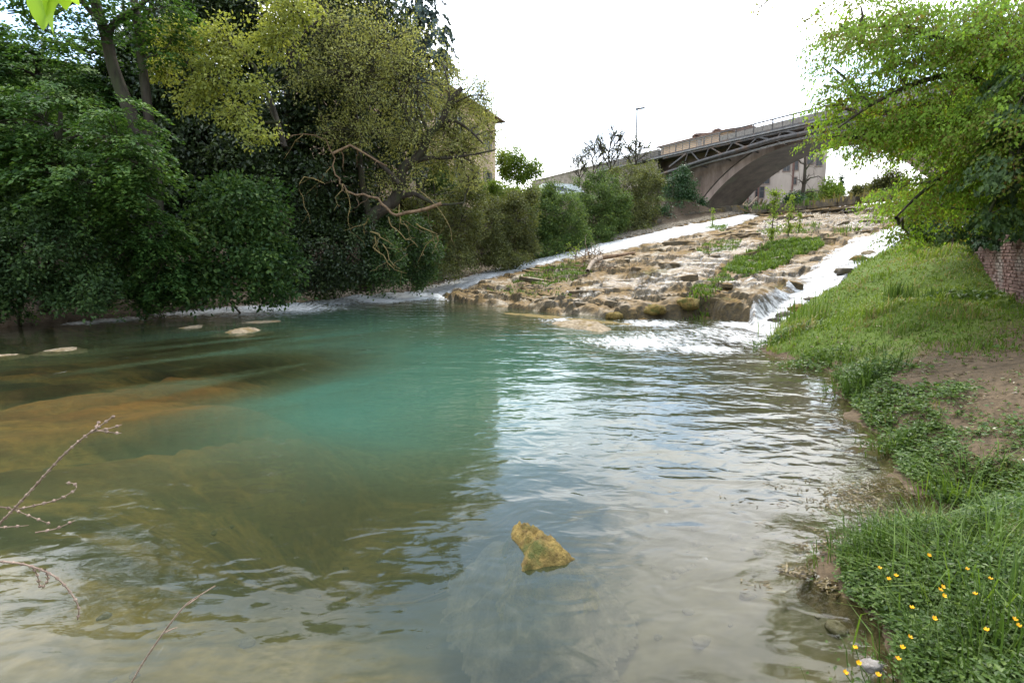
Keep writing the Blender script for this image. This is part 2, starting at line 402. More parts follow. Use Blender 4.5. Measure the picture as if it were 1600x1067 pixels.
GDIR = np.array([SA, SB]) / math.hypot(SA, SB)      # straight up the slope
def rock_h(P, d):
    x, y = P[:, 0], P[:, 1]
    s = np.minimum(S(x, y), 6.4)
    u = P @ GDIR; v = P @ np.array([-GDIR[1], GDIR[0]])
    wob = fbm(x * 0.35, y * 0.35, 3) * 1.2 + fbm(x * 1.3, y * 1.3, 9) * 0.45 + fbm(x * 4, y * 4, 12, 3) * .12
    q = (s + wob) / 0.42
    fl = np.floor(q); fr = q - fl
    ter = (fl + sstep(0.78, 1.0, fr)) * 0.42 - wob
    inch = np.maximum(sdist(P, CHUTE_L), sdist(P, CHUTE_R))
    k = sstep(-0.2, 0.5, -inch)
    df = seg_dist(P, FOOT, False)
    s = s * (k + (1 - k) * sstep(-.6, 6.5, df))
    h = s * (1 - 0.75 * k) + ter * 0.75 * k + 0.12
    h += (fbm(u * 2.2, v * 0.9, 21) - 0.5) * 0.32 * k + (fbm(x * 5, y * 5, 31, 3) - 0.5) * 0.07
    h -= 0.10 * (1 - k)
    lob = fbm(x * 1.1, y * 1.1, 41, 3)
    edge = sstep(0.05, 0.40, df + (lob - 0.5) * 1.3)
    foot = np.maximum(edge, sstep(0, 2.5, df))
    wr = 1 - sstep(0.2, 2.0, sdist(P, CHUTE_R))       # chutes run down to the water without the ledge
    foot = np.maximum(foot, (1 - k) * sstep(0, .3, df))
    h = h * foot + (1 - foot) * (-0.15)
    h = np.where(df < 4, h + lob * 0.34 * sstep(0.1, 0.5, df) * (1 - sstep(1.2, 4, df)) * k, h)
    return h
def left_h(P, d):
    x, y = P[:, 0], P[:, 1]
    base = np.maximum(np.minimum(S(x, y), 6.4), 0.0)
    f = 0.06 + 0.3 * sstep(0, 1.2, d) + 2.2 * sstep(1.6, 6, d) + 3.2 * sstep(5, 12, d) + 5 * sstep(9, 30, d)
    top = 8.2 + 4.0 * sstep(-10, -25, -x * -1.0) * 0
    h = np.minimum(base + f, top) + 7.0 * sstep(10, 24, d) * sstep(-7, -15, x)
    h += (fbm(x * 0.6, y * 0.6, 51) - 0.5) * 0.8 * sstep(1, 4, d) + (fbm(x * 3.1, y * 3.1, 52, 3) - 0.5) * 0.22 * sstep(-0.2, 0.4, d)
    return h
def right_h(P, d):
    x, y = P[:, 0], P[:, 1]
    h = bankR(P) * sstep(-0.05, 0.55, d + 0.05)
    h += (fbm(x * 1.2, y * 1.2, 61) - 0.5) * 0.22 * sstep(0, 0.8, d) + (fbm(x * 6, y * 6, 62, 3) - 0.5) * 0.05
    return h
DEEP = [(W(620, 590)[:2], 2.6, 1.9), (W(760, 560)[:2], 3.0, 1.9), (W(560, 640)[:2], 2.2, .9), (W(480, 540)[:2], 3.2, 1.0), (W(900, 530)[:2], 2.6, 1.3), (W(560, 500)[:2], 5, 1.6), (W(700, 650)[:2], 2.0, 1.1)]
FLOW = np.array([0.62, 0.78])
def rust_f(P):
    r_ = np.zeros(len(P)); n_ = np.array([-FLOW[1], FLOW[0]])
    for px, py, r, am in ((330, 585, 2.6, 1.0), (180, 570, 2.6, .8), (250, 545, 3.5, .7), (420, 580, 1.4, .8), (60, 620, 1.5, .5), (150, 530, 4, .5), (20, 575, 2.5, .6)):
        q = P - W(px, py)[:2]; u, v_ = q @ FLOW, q @ n_
        r_ = np.maximum(r_, am * np.exp(-(u * u / (r * r) + v_ * v_ / (0.5 * r * r))))
    return r_ * sstep(0.33, 0.6, fbm(P @ FLOW * 0.3, P @ n_ * 1.6, 95))
def depth(P):
    x, y = P[:, 0], P[:, 1]
    d = np.full(len(P), 0.85)
    for c, r, a in DEEP:
        d += a * np.exp(-((P - c) ** 2).sum(1) / (r * r))
    a, b = P @ FLOW, P @ np.array([-FLOW[1], FLOW[0]])
    st = fbm(a * 0.13 + 3, b * 0.95, 71, 4)
    sh = sstep(-1.2, -6.0, x) * sstep(2.5, 5, y)
    d -= (st - 0.42) * 0.75 * (0.35 + 0.65 * sh)
    d = d - (d - .3) * .75 * rust_f(P)
    ds = np.minimum(np.minimum(-sdist(P, RIGHT), -sdist(P, LEFT)), 9)
    d = np.minimum(d, 0.06 + 0.40 * np.maximum(ds, 0) ** 1.15)
    return np.clip(d, 0.10, 3.2)

def H_all(P):
    dR, dL, dK = sdist(P, RIGHT), sdist(P, LEFT), sdist(P, ROCK)
    dR = dR + ((fbm(P[:, 0] * 1.3, P[:, 1] * 1.3, 301, 3) - .5) * .55 + (fbm(P[:, 0] * 6, P[:, 1] * 6, 302, 3) - .5) * .16) * (P[:, 1] < 15)
    lab = np.argmax(np.stack([dK, dL, dR], 1), 1)
    dm = np.maximum(np.maximum(dK, dL), dR)
    z = np.full(len(P), -0.5)
    for k, fn, d in ((0, rock_h, dK), (1, left_h, dL), (2, right_h, dR)):
        m = (lab == k) & (d > -0.9)
        if m.any(): z[m] = fn(P[m], d[m])
    z = np.where(dm < 0, np.minimum(z, 0.02 + dm * 0.9), z)
    return z, lab, dm, dR, dL, dK

def fan(n_az, az0, az1, r0, r1, ratio):
    nr = int(math.log(r1 / r0) / math.log(ratio)) + 1
    r = r0 * ratio ** np.arange(nr)
    a = np.radians(np.linspace(az0, az1, n_az))
    X = r[:, None] * np.sin(a)[None]; Y = r[:, None] * np.cos(a)[None] - 0.2
    P = np.stack([X.ravel(), Y.ravel()], 1)
    i = np.arange(nr - 1)[:, None] * n_az; j = np.arange(n_az - 1)[None]
    Fc = np.stack([i + j, i + j + 1, i + n_az + j + 1, i + n_az + j], -1).reshape(-1, 4)
    return P, Fc
def submesh(P3, Fc, mask, attrs, name, mat, smooth=True, **props):
    f = Fc[mask]; used, inv = np.unique(f, return_inverse=True)
    mb = MB(); mb.add(P3[used], inv.reshape(-1, 4), **{k: v[used] for k, v in attrs.items()})
    return mb.build(name, mat, smooth=smooth, **props)

# ground materials
def rock_material():
    m, nt, N, L, out = M('tufa_rock')
    g = N.new('ShaderNodeNewGeometry'); pos = g.outputs['Position']
    ang = math.atan2(GDIR[1], GDIR[0])
    v = mapping(N, L, pos, (1.0, 0.45, 2.2), (0, 0, -ang))
    n1 = noise(N, L, v, 1.1, 8, 0.62, 0.4); n2 = noise(N, L, pos, 7, 6, 0.65); n3 = noise(N, L, v, 0.55, 5, 0.6, 0.3)
    base = ramp(N, [(0.25, (0.15, 0.115, 0.07)), (0.5, (0.32, 0.26, 0.175)), (0.75, (0.50, 0.43, 0.33))])
    L.new(n2.outputs['Fac'], base.inputs[0])
    moss = ramp(N, [(0.2, (0.06, 0.036, 0.010)), (0.55, (0.19, 0.110, 0.026)), (0.85, (0.29, 0.19, 0.045))])
    L.new(n2.outputs['Fac'], moss.inputs[0])
    mk = ramp(N, [(0.36, grey(0)), (0.49, grey(1))]); L.new(n1.outputs['Fac'], mk.inputs[0])
    c = mixc(N, L, mk.outputs[0], base.outputs[0], moss.outputs[0])
    gk = ramp(N, [(0.60, grey(0)), (0.70, grey(0.7))]); L.new(n3.outputs['Fac'], gk.inputs[0])
    c = mixc(N, L, gk.outputs[0], c, (0.085, 0.10, 0.025))
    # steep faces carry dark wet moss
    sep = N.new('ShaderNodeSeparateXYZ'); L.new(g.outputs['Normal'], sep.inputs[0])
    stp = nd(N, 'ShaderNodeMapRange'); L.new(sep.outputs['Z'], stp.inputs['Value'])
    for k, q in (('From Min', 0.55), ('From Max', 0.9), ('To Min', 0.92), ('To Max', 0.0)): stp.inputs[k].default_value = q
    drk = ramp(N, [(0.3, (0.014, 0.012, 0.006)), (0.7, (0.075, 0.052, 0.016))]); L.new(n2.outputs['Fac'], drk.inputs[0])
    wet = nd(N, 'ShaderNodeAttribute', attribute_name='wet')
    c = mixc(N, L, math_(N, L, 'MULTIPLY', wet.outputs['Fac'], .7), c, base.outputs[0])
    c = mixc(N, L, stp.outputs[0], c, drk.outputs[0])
    p = nd(N, 'ShaderNodeBsdfPrincipled', Roughness=0.7); L.new(c, p.inputs['Base Color'])
    rr = nd(N, 'ShaderNodeMapRange'); L.new(n3.outputs['Fac'], rr.inputs['Value'])
    for k, q in (('From Min', 0.35), ('From Max', 0.6), ('To Min', 0.5), ('To Max', 0.9)): rr.inputs[k].default_value = q
    L.new(rr.outputs[0], p.inputs['Roughness'])
    nb = noise(N, L, pos, 14, 7, 0.7)
    L.new(bump(N, L, nb.outputs['Fac'], 0.9, 0.06), p.inputs['Normal'])
    L.new(p.outputs[0], out.inputs[0]); return m
def soil_material(name, dirt1, dirt2, green1, green2, gmin, gmax, stony=False):
    m, nt, N, L, out = M(name)
    g = N.new('ShaderNodeNewGeometry'); pos = g.outputs['Position']
    n1 = noise(N, L, pos, 9, 7, 0.65); n2 = noise(N, L, pos, 1.3, 6, 0.6); n4 = noise(N, L, pos, 45, 4, 0.6)
    d = ramp(N, [(0.3, dirt1), (0.7, dirt2)]); L.new(n1.outputs['Fac'], d.inputs[0])
    gr = ramp(N, [(0.3, green1), (0.7, green2)]); L.new(n4.outputs['Fac'], gr.inputs[0])
    ga = nd(N, 'ShaderNodeAttribute', attribute_name='green')
    s = math_(N, L, 'ADD', ga.outputs['Fac'], n2.outputs['Fac'])
    k = nd(N, 'ShaderNodeMapRange'); L.new(s, k.inputs['Value'])
    k.inputs['From Min'].default_value = gmin; k.inputs['From Max'].default_value = gmax
    c = mixc(N, L, k.outputs[0], d.outputs[0], gr.outputs[0])
    if stony:
        vo = nd(N, 'ShaderNodeTexVoronoi', Scale=7.0); L.new(pos, vo.inputs['Vector'])
        vr = ramp(N, [(0.0, (0.33, 0.29, 0.23)), (0.45, (0.18, 0.15, 0.11)), (0.8, (0.05, 0.042, 0.03))]); L.new(vo.outputs['Distance'], vr.inputs[0])
        sa = nd(N, 'ShaderNodeAttribute', attribute_name='stony')
        c = mixc(N, L, sa.outputs['Fac'], c, vr.outputs[0])
    p = nd(N, 'ShaderNodeBsdfPrincipled', Roughness=0.92); p.inputs['Specular IOR Level'].default_value = 0.15
    L.new(c, p.inputs['Base Color'])
    L.new(bump(N, L, n1.outputs['Fac'], 0.8, 0.06), p.inputs['Normal'])
    L.new(p.outputs[0], out.inputs[0]); return m
def bed_material():
    m, nt, N, L, out = M('river_bed')
    g = N.new('ShaderNodeNewGeometry'); pos = g.outputs['Position']
    v = mapping(N, L, pos, (0.16, 1.0, 1.0), (0, 0, -math.atan2(FLOW[1], FLOW[0])))
    n1 = noise(N, L, v, 0.95, 6, 0.55, 0.2); n2 = noise(N, L, pos, 5.5, 7, 0.68)
    c1 = ramp(N, [(0.36, (0.022, 0.021, 0.012)), (0.47, (0.085, 0.068, 0.028)), (0.56, (0.28, 0.18, 0.046)), (0.70, (0.11, 0.09, 0.04))])
    L.new(n1.outputs['Fac'], c1.inputs[0])
    r2 = ramp(N, [(0.3, grey(0.25)), (0.7, grey(1.2))]); L.new(n2.outputs['Fac'], r2.inputs[0])
    c = mixc(N, L, 0.8, c1.outputs[0], r2.outputs[0], 'MULTIPLY')
    ra = nd(N, 'ShaderNodeAttribute', attribute_name='rust')
    c = mixc(N, L, ra.outputs['Fac'], c, mixc(N, L, n2.outputs['Fac'], (0.09, 0.030, 0.008), (0.55, 0.19, 0.028)))
    n5 = noise(N, L, pos, 6, 6, 0.7); mud = ramp(N, [(0.3, (0.028, 0.022, 0.014)), (0.7, (0.10, 0.082, 0.052))]); L.new(n5.outputs['Fac'], mud.inputs[0])
    ma = nd(N, 'ShaderNodeAttribute', attribute_name='mud'); c = mixc(N, L, ma.outputs['Fac'], c, mud.outputs[0])
    p = nd(N, 'ShaderNodeBsdfPrincipled', Roughness=0.9); L.new(c, p.inputs['Base Color'])
    L.new(p.outputs[0], out.inputs[0]); return m
def water_material():
    m, nt, N, L, out = M('pool_water')
    g = N.new('ShaderNodeNewGeometry'); pos = g.outputs['Position']
    at_ = lambda n: nd(N, 'ShaderNodeAttribute', attribute_name=n).outputs['Fac']
    turb, foam, rough_ = at_('turb'), at_('foam'), at_('chop')
    v1 = mapping(N, L, pos, (0.75, 1.5, 1), (0, 0, 0.5)); v2 = mapping(N, L, pos, (0.8, 1.2, 1), (0, 0, -0.3))
    a = noise(N, L, v1, 1.1, 2, 0.45, 0.5); b = noise(N, L, v2, 4.2, 1.5, 0.45, 0.7); c = noise(N, L, v1, 17, 2, 0.5, 0.3)
    h = math_(N, L, 'ADD', math_(N, L, 'MULTIPLY', a.outputs['Fac'], 1.0), math_(N, L, 'MULTIPLY', b.outputs['Fac'], 0.30))
    h = math_(N, L, 'ADD', h, math_(N, L, 'MULTIPLY', c.outputs['Fac'], 0.025))
    h = math_(N, L, 'MULTIPLY', h, rough_)
    nrm = bump(N, L, h, 1.0, 0.06)
    gl = nd(N, 'ShaderNodeBsdfGlossy', Roughness=0.03); gl.inputs['Color'].default_value = (1, 1, 1, 1); L.new(nrm, gl.inputs['Normal'])
    fr = nd(N, 'ShaderNodeFresnel', IOR=1.33); L.new(nrm, fr.inputs['Normal'])
    nt_ = noise(N, L, pos, 0.6, 3)
    dcol = ramp(N, [(0.0, (0.046, 0.045, 0.021)), (0.5, (0.050, 0.062, 0.030)), (0.75, (0.050, 0.084, 0.052)), (1.0, (0.042, 0.118, 0.086))])
    L.new(turb, dcol.inputs[0])
    df = nd(N, 'ShaderNodeBsdfDiffuse'); L.new(dcol.outputs[0], df.inputs['Color'])
    tr = N.new('ShaderNodeBsdfTransparent'); tr.inputs['Color'].default_value = (0.88, 0.93, 0.80, 1)
    body = N.new('ShaderNodeMixShader'); L.new(math_(N, L, 'MINIMUM', turb, 0.97), body.inputs[0]); L.new(tr.outputs[0], body.inputs[1]); L.new(df.outputs[0], body.inputs[2])
    s = N.new('ShaderNodeMixShader'); L.new(fr.outputs[0], s.inputs[0]); L.new(body.outputs[0], s.inputs[1]); L.new(gl.outputs[0], s.inputs[2])
    vf = mapping(N, L, pos, (1.9, 0.6, 1), (0, 0, -0.7))
    fn = noise(N, L, vf, 3.4, 9, 0.72, 0.8)
    fm = math_(N, L, 'ADD', fn.outputs['Fac'], math_(N, L, 'SUBTRACT', math_(N, L, 'MULTIPLY', foam, 0.62), 0.62))
    fk = ramp(N, [(0.0, grey(0)), (0.04, grey(0)), (0.30, grey(0.8))]); L.new(fm, fk.inputs[0])
    fb = nd(N, 'ShaderNodeBsdfPrincipled', Roughness=0.6); fb.inputs['Base Color'].default_value = (0.86, 0.87, 0.87, 1)
    L.new(bump(N, L, fn.outputs['Fac'], 0.8, 0.12), fb.inputs['Normal'])
    fin = N.new('ShaderNodeMixShader'); L.new(fk.outputs[0], fin.inputs[0]); L.new(s.outputs[0], fin.inputs[1]); L.new(fb.outputs[0], fin.inputs[2])
    L.new(fin.outputs[0], out.inputs[0]); return m
def rapids_material(name, thr0, thr1, scale, bright=0.8, bd=0.05, dark=(0.20, 0.215, 0.22)):
    m, nt, N, L, out = M(name)
    g = N.new('ShaderNodeNewGeometry'); pos = g.outputs['Position']
    v = mapping(N, L, pos, (0.55, 1.7, 1), (0, 0, -math.atan2(GDIR[1], GDIR[0])))
    n = noise(N, L, v, scale, 8, 0.68, 0.6); n2 = noise(N, L, v, scale * 3.1, 5, 0.65, 0.5)
    ed = nd(N, 'ShaderNodeAttribute', attribute_name='edge').outputs['Fac']
    e = math_(N, L, 'ADD', n.outputs['Fac'], math_(N, L, 'MULTIPLY', ed, 0.6))
    k = ramp(N, [(thr0, grey(0)), (thr1, grey(1))]); L.new(e, k.inputs[0])
    col = ramp(N, [(0.3, dark), (0.62, (bright, bright, bright))]); L.new(n2.outputs['Fac'], col.inputs[0])
    p = nd(N, 'ShaderNodeBsdfPrincipled', Roughness=0.35); L.new(col.outputs[0], p.inputs['Base Color'])
    L.new(bump(N, L, n2.outputs['Fac'], 1.0, bd), p.inputs['Normal'])
    wt = N.new('ShaderNodeMixShader'); tr = N.new('ShaderNodeBsdfTransparent'); gl = nd(N, 'ShaderNodeBsdfGlossy', Roughness=0.2)
    L.new(bump(N, L, n2.outputs['Fac'], 0.6, 0.1), gl.inputs['Normal'])
    fr = nd(N, 'ShaderNodeFresnel', IOR=1.33); L.new(math_(N, L, 'MULTIPLY', fr.outputs[0], 0.25), wt.inputs[0]); L.new(tr.outputs[0], wt.inputs[1]); L.new(gl.outputs[0], wt.inputs[2])
    mx = N.new('ShaderNodeMixShader'); L.new(k.outputs[0], mx.inputs[0]); L.new(wt.outputs[0], mx.inputs[1]); L.new(p.outputs[0], mx.inputs[2])
    L.new(mx.outputs[0], out.inputs[0]); return m

MAT['rock'] = rock_material()
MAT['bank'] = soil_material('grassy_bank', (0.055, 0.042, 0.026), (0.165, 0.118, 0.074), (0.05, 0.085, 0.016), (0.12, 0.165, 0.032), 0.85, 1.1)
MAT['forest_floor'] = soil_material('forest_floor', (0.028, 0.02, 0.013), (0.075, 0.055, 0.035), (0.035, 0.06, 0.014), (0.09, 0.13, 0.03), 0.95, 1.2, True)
MAT['bed'] = bed_material()
MAT['water'] = water_material()
MAT['rapids'] = rapids_material('white_water', 0.38, 0.60, 2.8, 0.80)
MAT['film'] = rapids_material('thin_water', 0.57, 0.74, 3.4, 0.46, 0.012, (0.22, 0.20, 0.17))
MAT['mossy_rock'] = simple_mat('mossy_rock', (0.075, 0.048, 0.013), (0.30, 0.21, 0.06), 14, 0.9, 0.05, c3=(0.08, 0.085, 0.02))
MAT['pale_slab'] = simple_mat('pale_slab', (0.13, 0.095, 0.055), (0.36, 0.285, 0.185), 9, 0.8, 0.04, c3=(0.17, 0.115, 0.04))
MAT['sunken'] = simple_mat('sunken_stone', (0.05, 0.042, 0.034), (0.17, 0.135, 0.10), 7, 0.8, 0.02)
MAT['dark_stone'] = simple_mat('dark_stone', (0.035, 0.030, 0.022), (0.12, 0.098, 0.07), 5, 0.6, 0.03, c3=(0.14, 0.10, 0.035))

def slope_slabs(slope):
    """ledge stones lying along the contours of the tufa slope"""
    meshes = []
    for k in range(8):
        n = 11; a = np.arange(n) * 2 * math.pi / n + rng.uniform(-.2, .2, n); r = rng.uniform(.62, 1.1, n)
        o = np.stack([np.cos(a) * r, np.sin(a) * r * .42], 1)
        v = np.concatenate([np.c_[o * 1.06, np.full(n, -.5)], np.c_[o, rng.uniform(.05, .16, n)], np.c_[o * .72, rng.uniform(.14, .24, n)], [[0, 0, .2]]])
        i = np.arange(n); j = (i + 1) % n
        mb = MB(); mb.add(v, np.concatenate([np.stack([i, j, j + n, i + n], 1), np.stack([i + n, j + n, j + 2 * n, i + 2 * n], 1)])); mb.f.append(np.stack([i + 2 * n, j + 2 * n, np.full(n, 3 * n)], 1))
        ob = mb.build('stone', MAT['rock'], None); meshes.append(ob.data); bpy.data.objects.remove(ob)
    lo, hi = ROCK.min(0), ROCK.max(0); P = rng.uniform(lo, hi, (1500, 2)); P = P[sdist(P, ROCK) > .5]
    near = np.concatenate([np.array(FOOT[1:8])[rng.integers(0, 6, 50)] + GDIR * rng.uniform(.3, 2.5, (50, 1)) + rng.normal(0, .8, (50, 2))])
    P = np.concatenate([P, near[sdist(near, ROCK) > .25]])
    inc = np.maximum(sdist(P, CHUTE_L), sdist(P, CHUTE_R)); P = P[(inc < -.3)]; P = P[rng.permutation(len(P))[:230]]
    z = H_all(P)[0]; ang = math.atan2(GDIR[0], -GDIR[1])
    for (x, y), zz in zip(P, z):
        s = rng.uniform(.2, .62) * (1 + rng.random() ** 4 * .7) * (1 + .25 * (y > 40))
        o = bpy.data.objects.new('stone', meshes[rng.integers(0, 8)]); COL.objects.link(o); o.parent = slope
        o.location = (x, y, zz - .05); o.scale = (s * rng.uniform(1.1, 1.9), s, s * rng.uniform(.4, .8)); o.rotation_euler = (rng.normal(0, .09), rng.normal(0, .09), ang + rng.normal(0, .4) + math.pi * (rng.random() < .5))
def bed_stones(bed):
    meshes = []
    for k in range(6):
        u = np.linspace(0, 2 * math.pi, 9)[:-1]; v = np.linspace(-.3, math.pi / 2, 5); U, V = np.meshgrid(u, v)
        d = np.stack([np.cos(U) * np.cos(V), np.sin(U) * np.cos(V) * .75, np.sin(V) * .5], -1).reshape(-1, 3) * (rng.uniform(.75, 1.15, (40, 1)))
        i = np.arange(4)[:, None] * 8; j = np.arange(8)[None]; q = (j + 1) % 8
        mb = MB(); mb.add(d, np.stack([i + j, i + q, i + 8 + q, i + 8 + j], -1).reshape(-1, 4)); ob = mb.build('stone', MAT['sunken'], None, smooth=True); meshes.append(ob.data); bpy.data.objects.remove(ob)
    P = np.stack([rng.uniform(-7, 4.2, 900), rng.uniform(2.6, 10, 900)], 1)
    near = -sdist(P, RIGHT); pr = np.exp(-near / 1.3) * .9 + .10; P = P[(near > .1) & (rng.random(900) < pr)][:200]; d = depth(P)
    for (x, y), dd in zip(P, d):
        s = rng.uniform(.025, .09); o = bpy.data.objects.new('stone', meshes[rng.integers(0, 6)]); COL.objects.link(o); o.parent = bed
        o.location = (x, y, -dd - .02); o.scale = (s, s, min(s, dd * 1.2)); o.rotation_euler = (0, 0, rng.uniform(0, 6))
def build_ground():
    P, Fc = fan(860, -50, 50, 1.6, 95, 1.0125)
    z, lab, dm, dR, dL, dK = H_all(P)
    P3 = np.c_[P, z]
    fl, fd = lab[Fc[:, 0]], dm[Fc].max(1)
    # keep seams closed: every face goes to the class of its first corner
    x, y = P[:, 0], P[:, 1]
    c1 = W(1500, 640, 0.4)[:2]; c2 = W(1520, 600, .5)[:2]; c3 = W(1580, 650, .45)[:2]
    dirt = np.maximum.reduce([np.exp(-((P - c) ** 2).sum(1) / r ** 2) for c, r in ((c1, 1.5), (c2, 1.7), (c3, 1.6))])
    far = sstep(9, 14, y)
    green = 0.68 - 0.62 * dirt - 0.36 * (1 - far) * fbm(x * 0.9, y * 0.9, 81) + 0.2 * far
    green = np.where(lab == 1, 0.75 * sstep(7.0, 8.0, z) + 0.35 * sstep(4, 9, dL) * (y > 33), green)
    green = np.where((lab == 2) & (z < .05), -.6, green)
    stony = (1 - sstep(0.7, 1.9, dL)) * sstep(24, 30, y)
    wet = np.maximum(sstep(-0.25, 0.1, sdist(P, CHUTE_L)), sstep(-0.25, 0.1, sdist(P, CHUTE_R))) * 0.8
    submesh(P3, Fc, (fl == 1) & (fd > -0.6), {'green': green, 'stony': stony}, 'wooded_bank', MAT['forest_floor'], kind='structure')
    submesh(P3, Fc, (fl == 2) & (fd > -0.40), {'green': green}, 'grassy_bank', MAT['bank'], kind='structure')
    # water running over the slope
    def drape(poly, name, mat, lift, amp, emax, dmin=-0.25):
        sd = sdist(P, poly)
        m = (sd[Fc].max(1) > dmin) & (z[Fc].min(1) > -0.4)
        zz = z + lift + amp * (fbm(x * 3.6, y * 3.6, 91, 4) - 0.4) * sstep(0, 0.5, sd)
        submesh(np.c_[P, np.maximum(zz, 0.03)], Fc, m, {'edge': np.clip(sd * 0.5, -0.4, emax)}, name, mat, kind='structure')
    PL, FL = P, Fc
    P, Fc = fan(560, -12, 46, 14, 82, 1.0062)
    z, lab, dm, dR, dL, dK = H_all(P)
    z = np.where(lab == 0, z, z - 0.07); x, y = P[:, 0], P[:, 1]
    wet = np.maximum(sstep(-0.3, 0.1, sdist(P, CHUTE_L)), sstep(-0.3, 0.1, sdist(P, CHUTE_R))) * 0.8
    for f in FILMS: wet = np.maximum(wet, sstep(-.2, .4, sdist(P, f)) * .5)
    slope = submesh(np.c_[P, z], Fc, (dK[Fc].max(1) > -0.45), {'wet': wet}, 'rock_slope', MAT['rock'], smooth=False, kind='structure')
    slope_slabs(slope)
    drape(CHUTE_L, 'rapids', MAT['rapids'], 0.05, 0.14, 0.16)
    drape(CHUTE_R, 'rapids', MAT['rapids'], 0.05, 0.12, 0.12)
    for f in FILMS: drape(f, 'thin_stream', MAT['film'], 0.025, 0.02, 0.0)
    # pool bed and water
    P, Fc = fan(420, -56, 56, 0.8, 48, 1.02)
    d = depth(P); zl = np.maximum.reduce([sdist(P, q) for q in (RIGHT, LEFT, ROCK)])
    rust = rust_f(P)
    zb = np.where(zl > 0.1, -0.16 - .4 * sstep(.1, .8, zl), -d) - 0.02
    bed = submesh(np.c_[P, zb], Fc, zl[Fc].min(1) < 0.6, {'rust': rust, 'mud': np.maximum(sstep(-2.2, .3, P[:, 0] - .12 * P[:, 1]), sstep(4.2, 2.8, P[:, 1])) * .9}, 'river_bed', MAT['bed'], kind='structure')
    bed_stones(bed)
    P, Fc = fan(560, -56, 56, 0.8, 48, 1.0125)
    x, y = P[:, 0], P[:, 1]
    zl = np.maximum.reduce([sdist(P, q) for q in (RIGHT, LEFT, ROCK)])
    d = depth(P)
    turb = (1 - np.exp(-0.80 * np.maximum(d - 0.15, 0))) * (1 - .5 * np.clip(rust_f(P) * 1.3, 0, 1))
    foam = np.zeros(len(P)); chop = np.full(len(P), 0.34)
    line_l = Wl([(690, 466), (640, 462), (560, 468), (480, 476), (400, 482), (300, 489), (230, 492)])
    dl = seg_dist(P, line_l, False); along = sstep(-14, -5, x)
    foam = np.maximum(foam, np.exp(-(dl / (0.5 + 1.2 * along)) ** 2) * (0.22 + 0.52 * along))
    for px, py, r, a_ in ((1170, 508, 1.1, .8), (1130, 520, 1.7, .46), (1050, 527, 1.9, .42), (1170, 530, 1.4, .52), (1000, 535, 1.6, .60), (1100, 545, 1.0, .6), (1200, 540, .6, .6), (190, 500, 1.0, .72), (140, 504, .8, .62), (650, 466, 1.6, .95), (590, 470, 1.6, .85), (520, 474, 1.4, .7), (880, 500, 1.0, .5), (1020, 505, 1.4, .55), (420, 483, 3, .7), (330, 488, 2, .66)):
        q = P - W(px, py)[:2]
        foam = np.maximum(foam, a_ * np.exp(-(q ** 2).sum(1) / (r * r)))
    dr = np.sqrt(((P - W(1150, 510)[:2]) ** 2).sum(1))
    chop = chop + 1.0 * np.exp(-(dr / 7) ** 2) + 1.3 * np.exp(-(dl / 3) ** 2) + 0.25 * np.exp(-(((P - W(1100, 760)[:2]) ** 2).sum(1)) / 6)
    zz = 0.02 * (fbm(x * 1.7, y * 1.7, 101, 3) - 0.5) * chop
    zz += (foam > 0.3) * np.exp(-(dl / 1.0) ** 2) * along * (0.08 + 0.55 * (fbm(x * 1.8, y * 1.8, 103, 4) - 0.3))
    submesh(np.c_[P, zz], Fc, zl[Fc].min(1) < 0.35, {'turb': turb, 'foam': foam, 'chop': chop}, 'pool_water', MAT['water'], kind='structure')
    # the wider country
    P, Fc = fan(73, -180, 180, 1.0, 2600, 1.25)
    r = np.hypot(P[:, 0], P[:, 1] + 0.2); az = np.degrees(np.arctan2(P[:, 0], P[:, 1] + 0.2))
    zc = H_all(P)[0]; zc = np.where(r > 80, np.clip(zc, 6.2, 9), zc) - 0.35
    zc = np.where(P[:, 1] < 0, np.maximum(zc, 0.3) + 1.5 * sstep(2, 30, -P[:, 1]), zc)
    keep = ~((np.abs(az[Fc]).max(1) < 48) & (r[Fc].max(1) < 90))
    submesh(np.c_[P, zc], Fc, keep, {'green': np.full(len(P), 0.6)}, 'terrain', MAT['bank'], kind='structure')
build_ground()
def ground_z(P):
    P = np.atleast_2d(np.asarray(P, float))[:, :2]
    return H_all(P)[0]
def gz(x, y): return float(ground_z([(x, y)])[0])

# ------------------------------------------------------------------ leaves, crowns, limbs
def norm(a): return a / (np.linalg.norm(a, axis=-1, keepdims=True) + 1e-9)
def add_leaves(mb, C, axis, nor, ln, wd, var):
    """one kite-shaped leaf per row, slightly folded at the midrib tip"""
    axis = norm(axis); side = norm(np.cross(nor, axis)); up = np.cross(axis, side)
    ln = np.broadcast_to(ln, (len(C),))[:, None]; wd = np.broadcast_to(wd, (len(C),))[:, None]
    base = C - axis * ln * 0.5
    V = np.stack([base, base + axis * ln * 0.42 + side * wd * 0.5 + up * wd * 0.12, C + axis * ln * 0.5 - up * wd * 0.15, base + axis * ln * 0.42 - side * wd * 0.5 + up * wd * 0.12], 1)
    n = len(C)
    mb.add(V.reshape(-1, 3), np.arange(n * 4).reshape(n, 4), var=np.repeat(np.clip(var, 0, 1), 4))
def lobes_px(specs):
    out = []
    for px, py, Y, rx, rz, *o in specs:
        c = at(px, py, Y); k = Y / F
        ry = o[0] if o else 0.75 * (rx + rz) / 2 * k
        out.append((*c, rx * k, ry, rz * k))
    return np.array(out)
def rand_unit(n):
    return norm(rng.normal(size=(n, 3)))
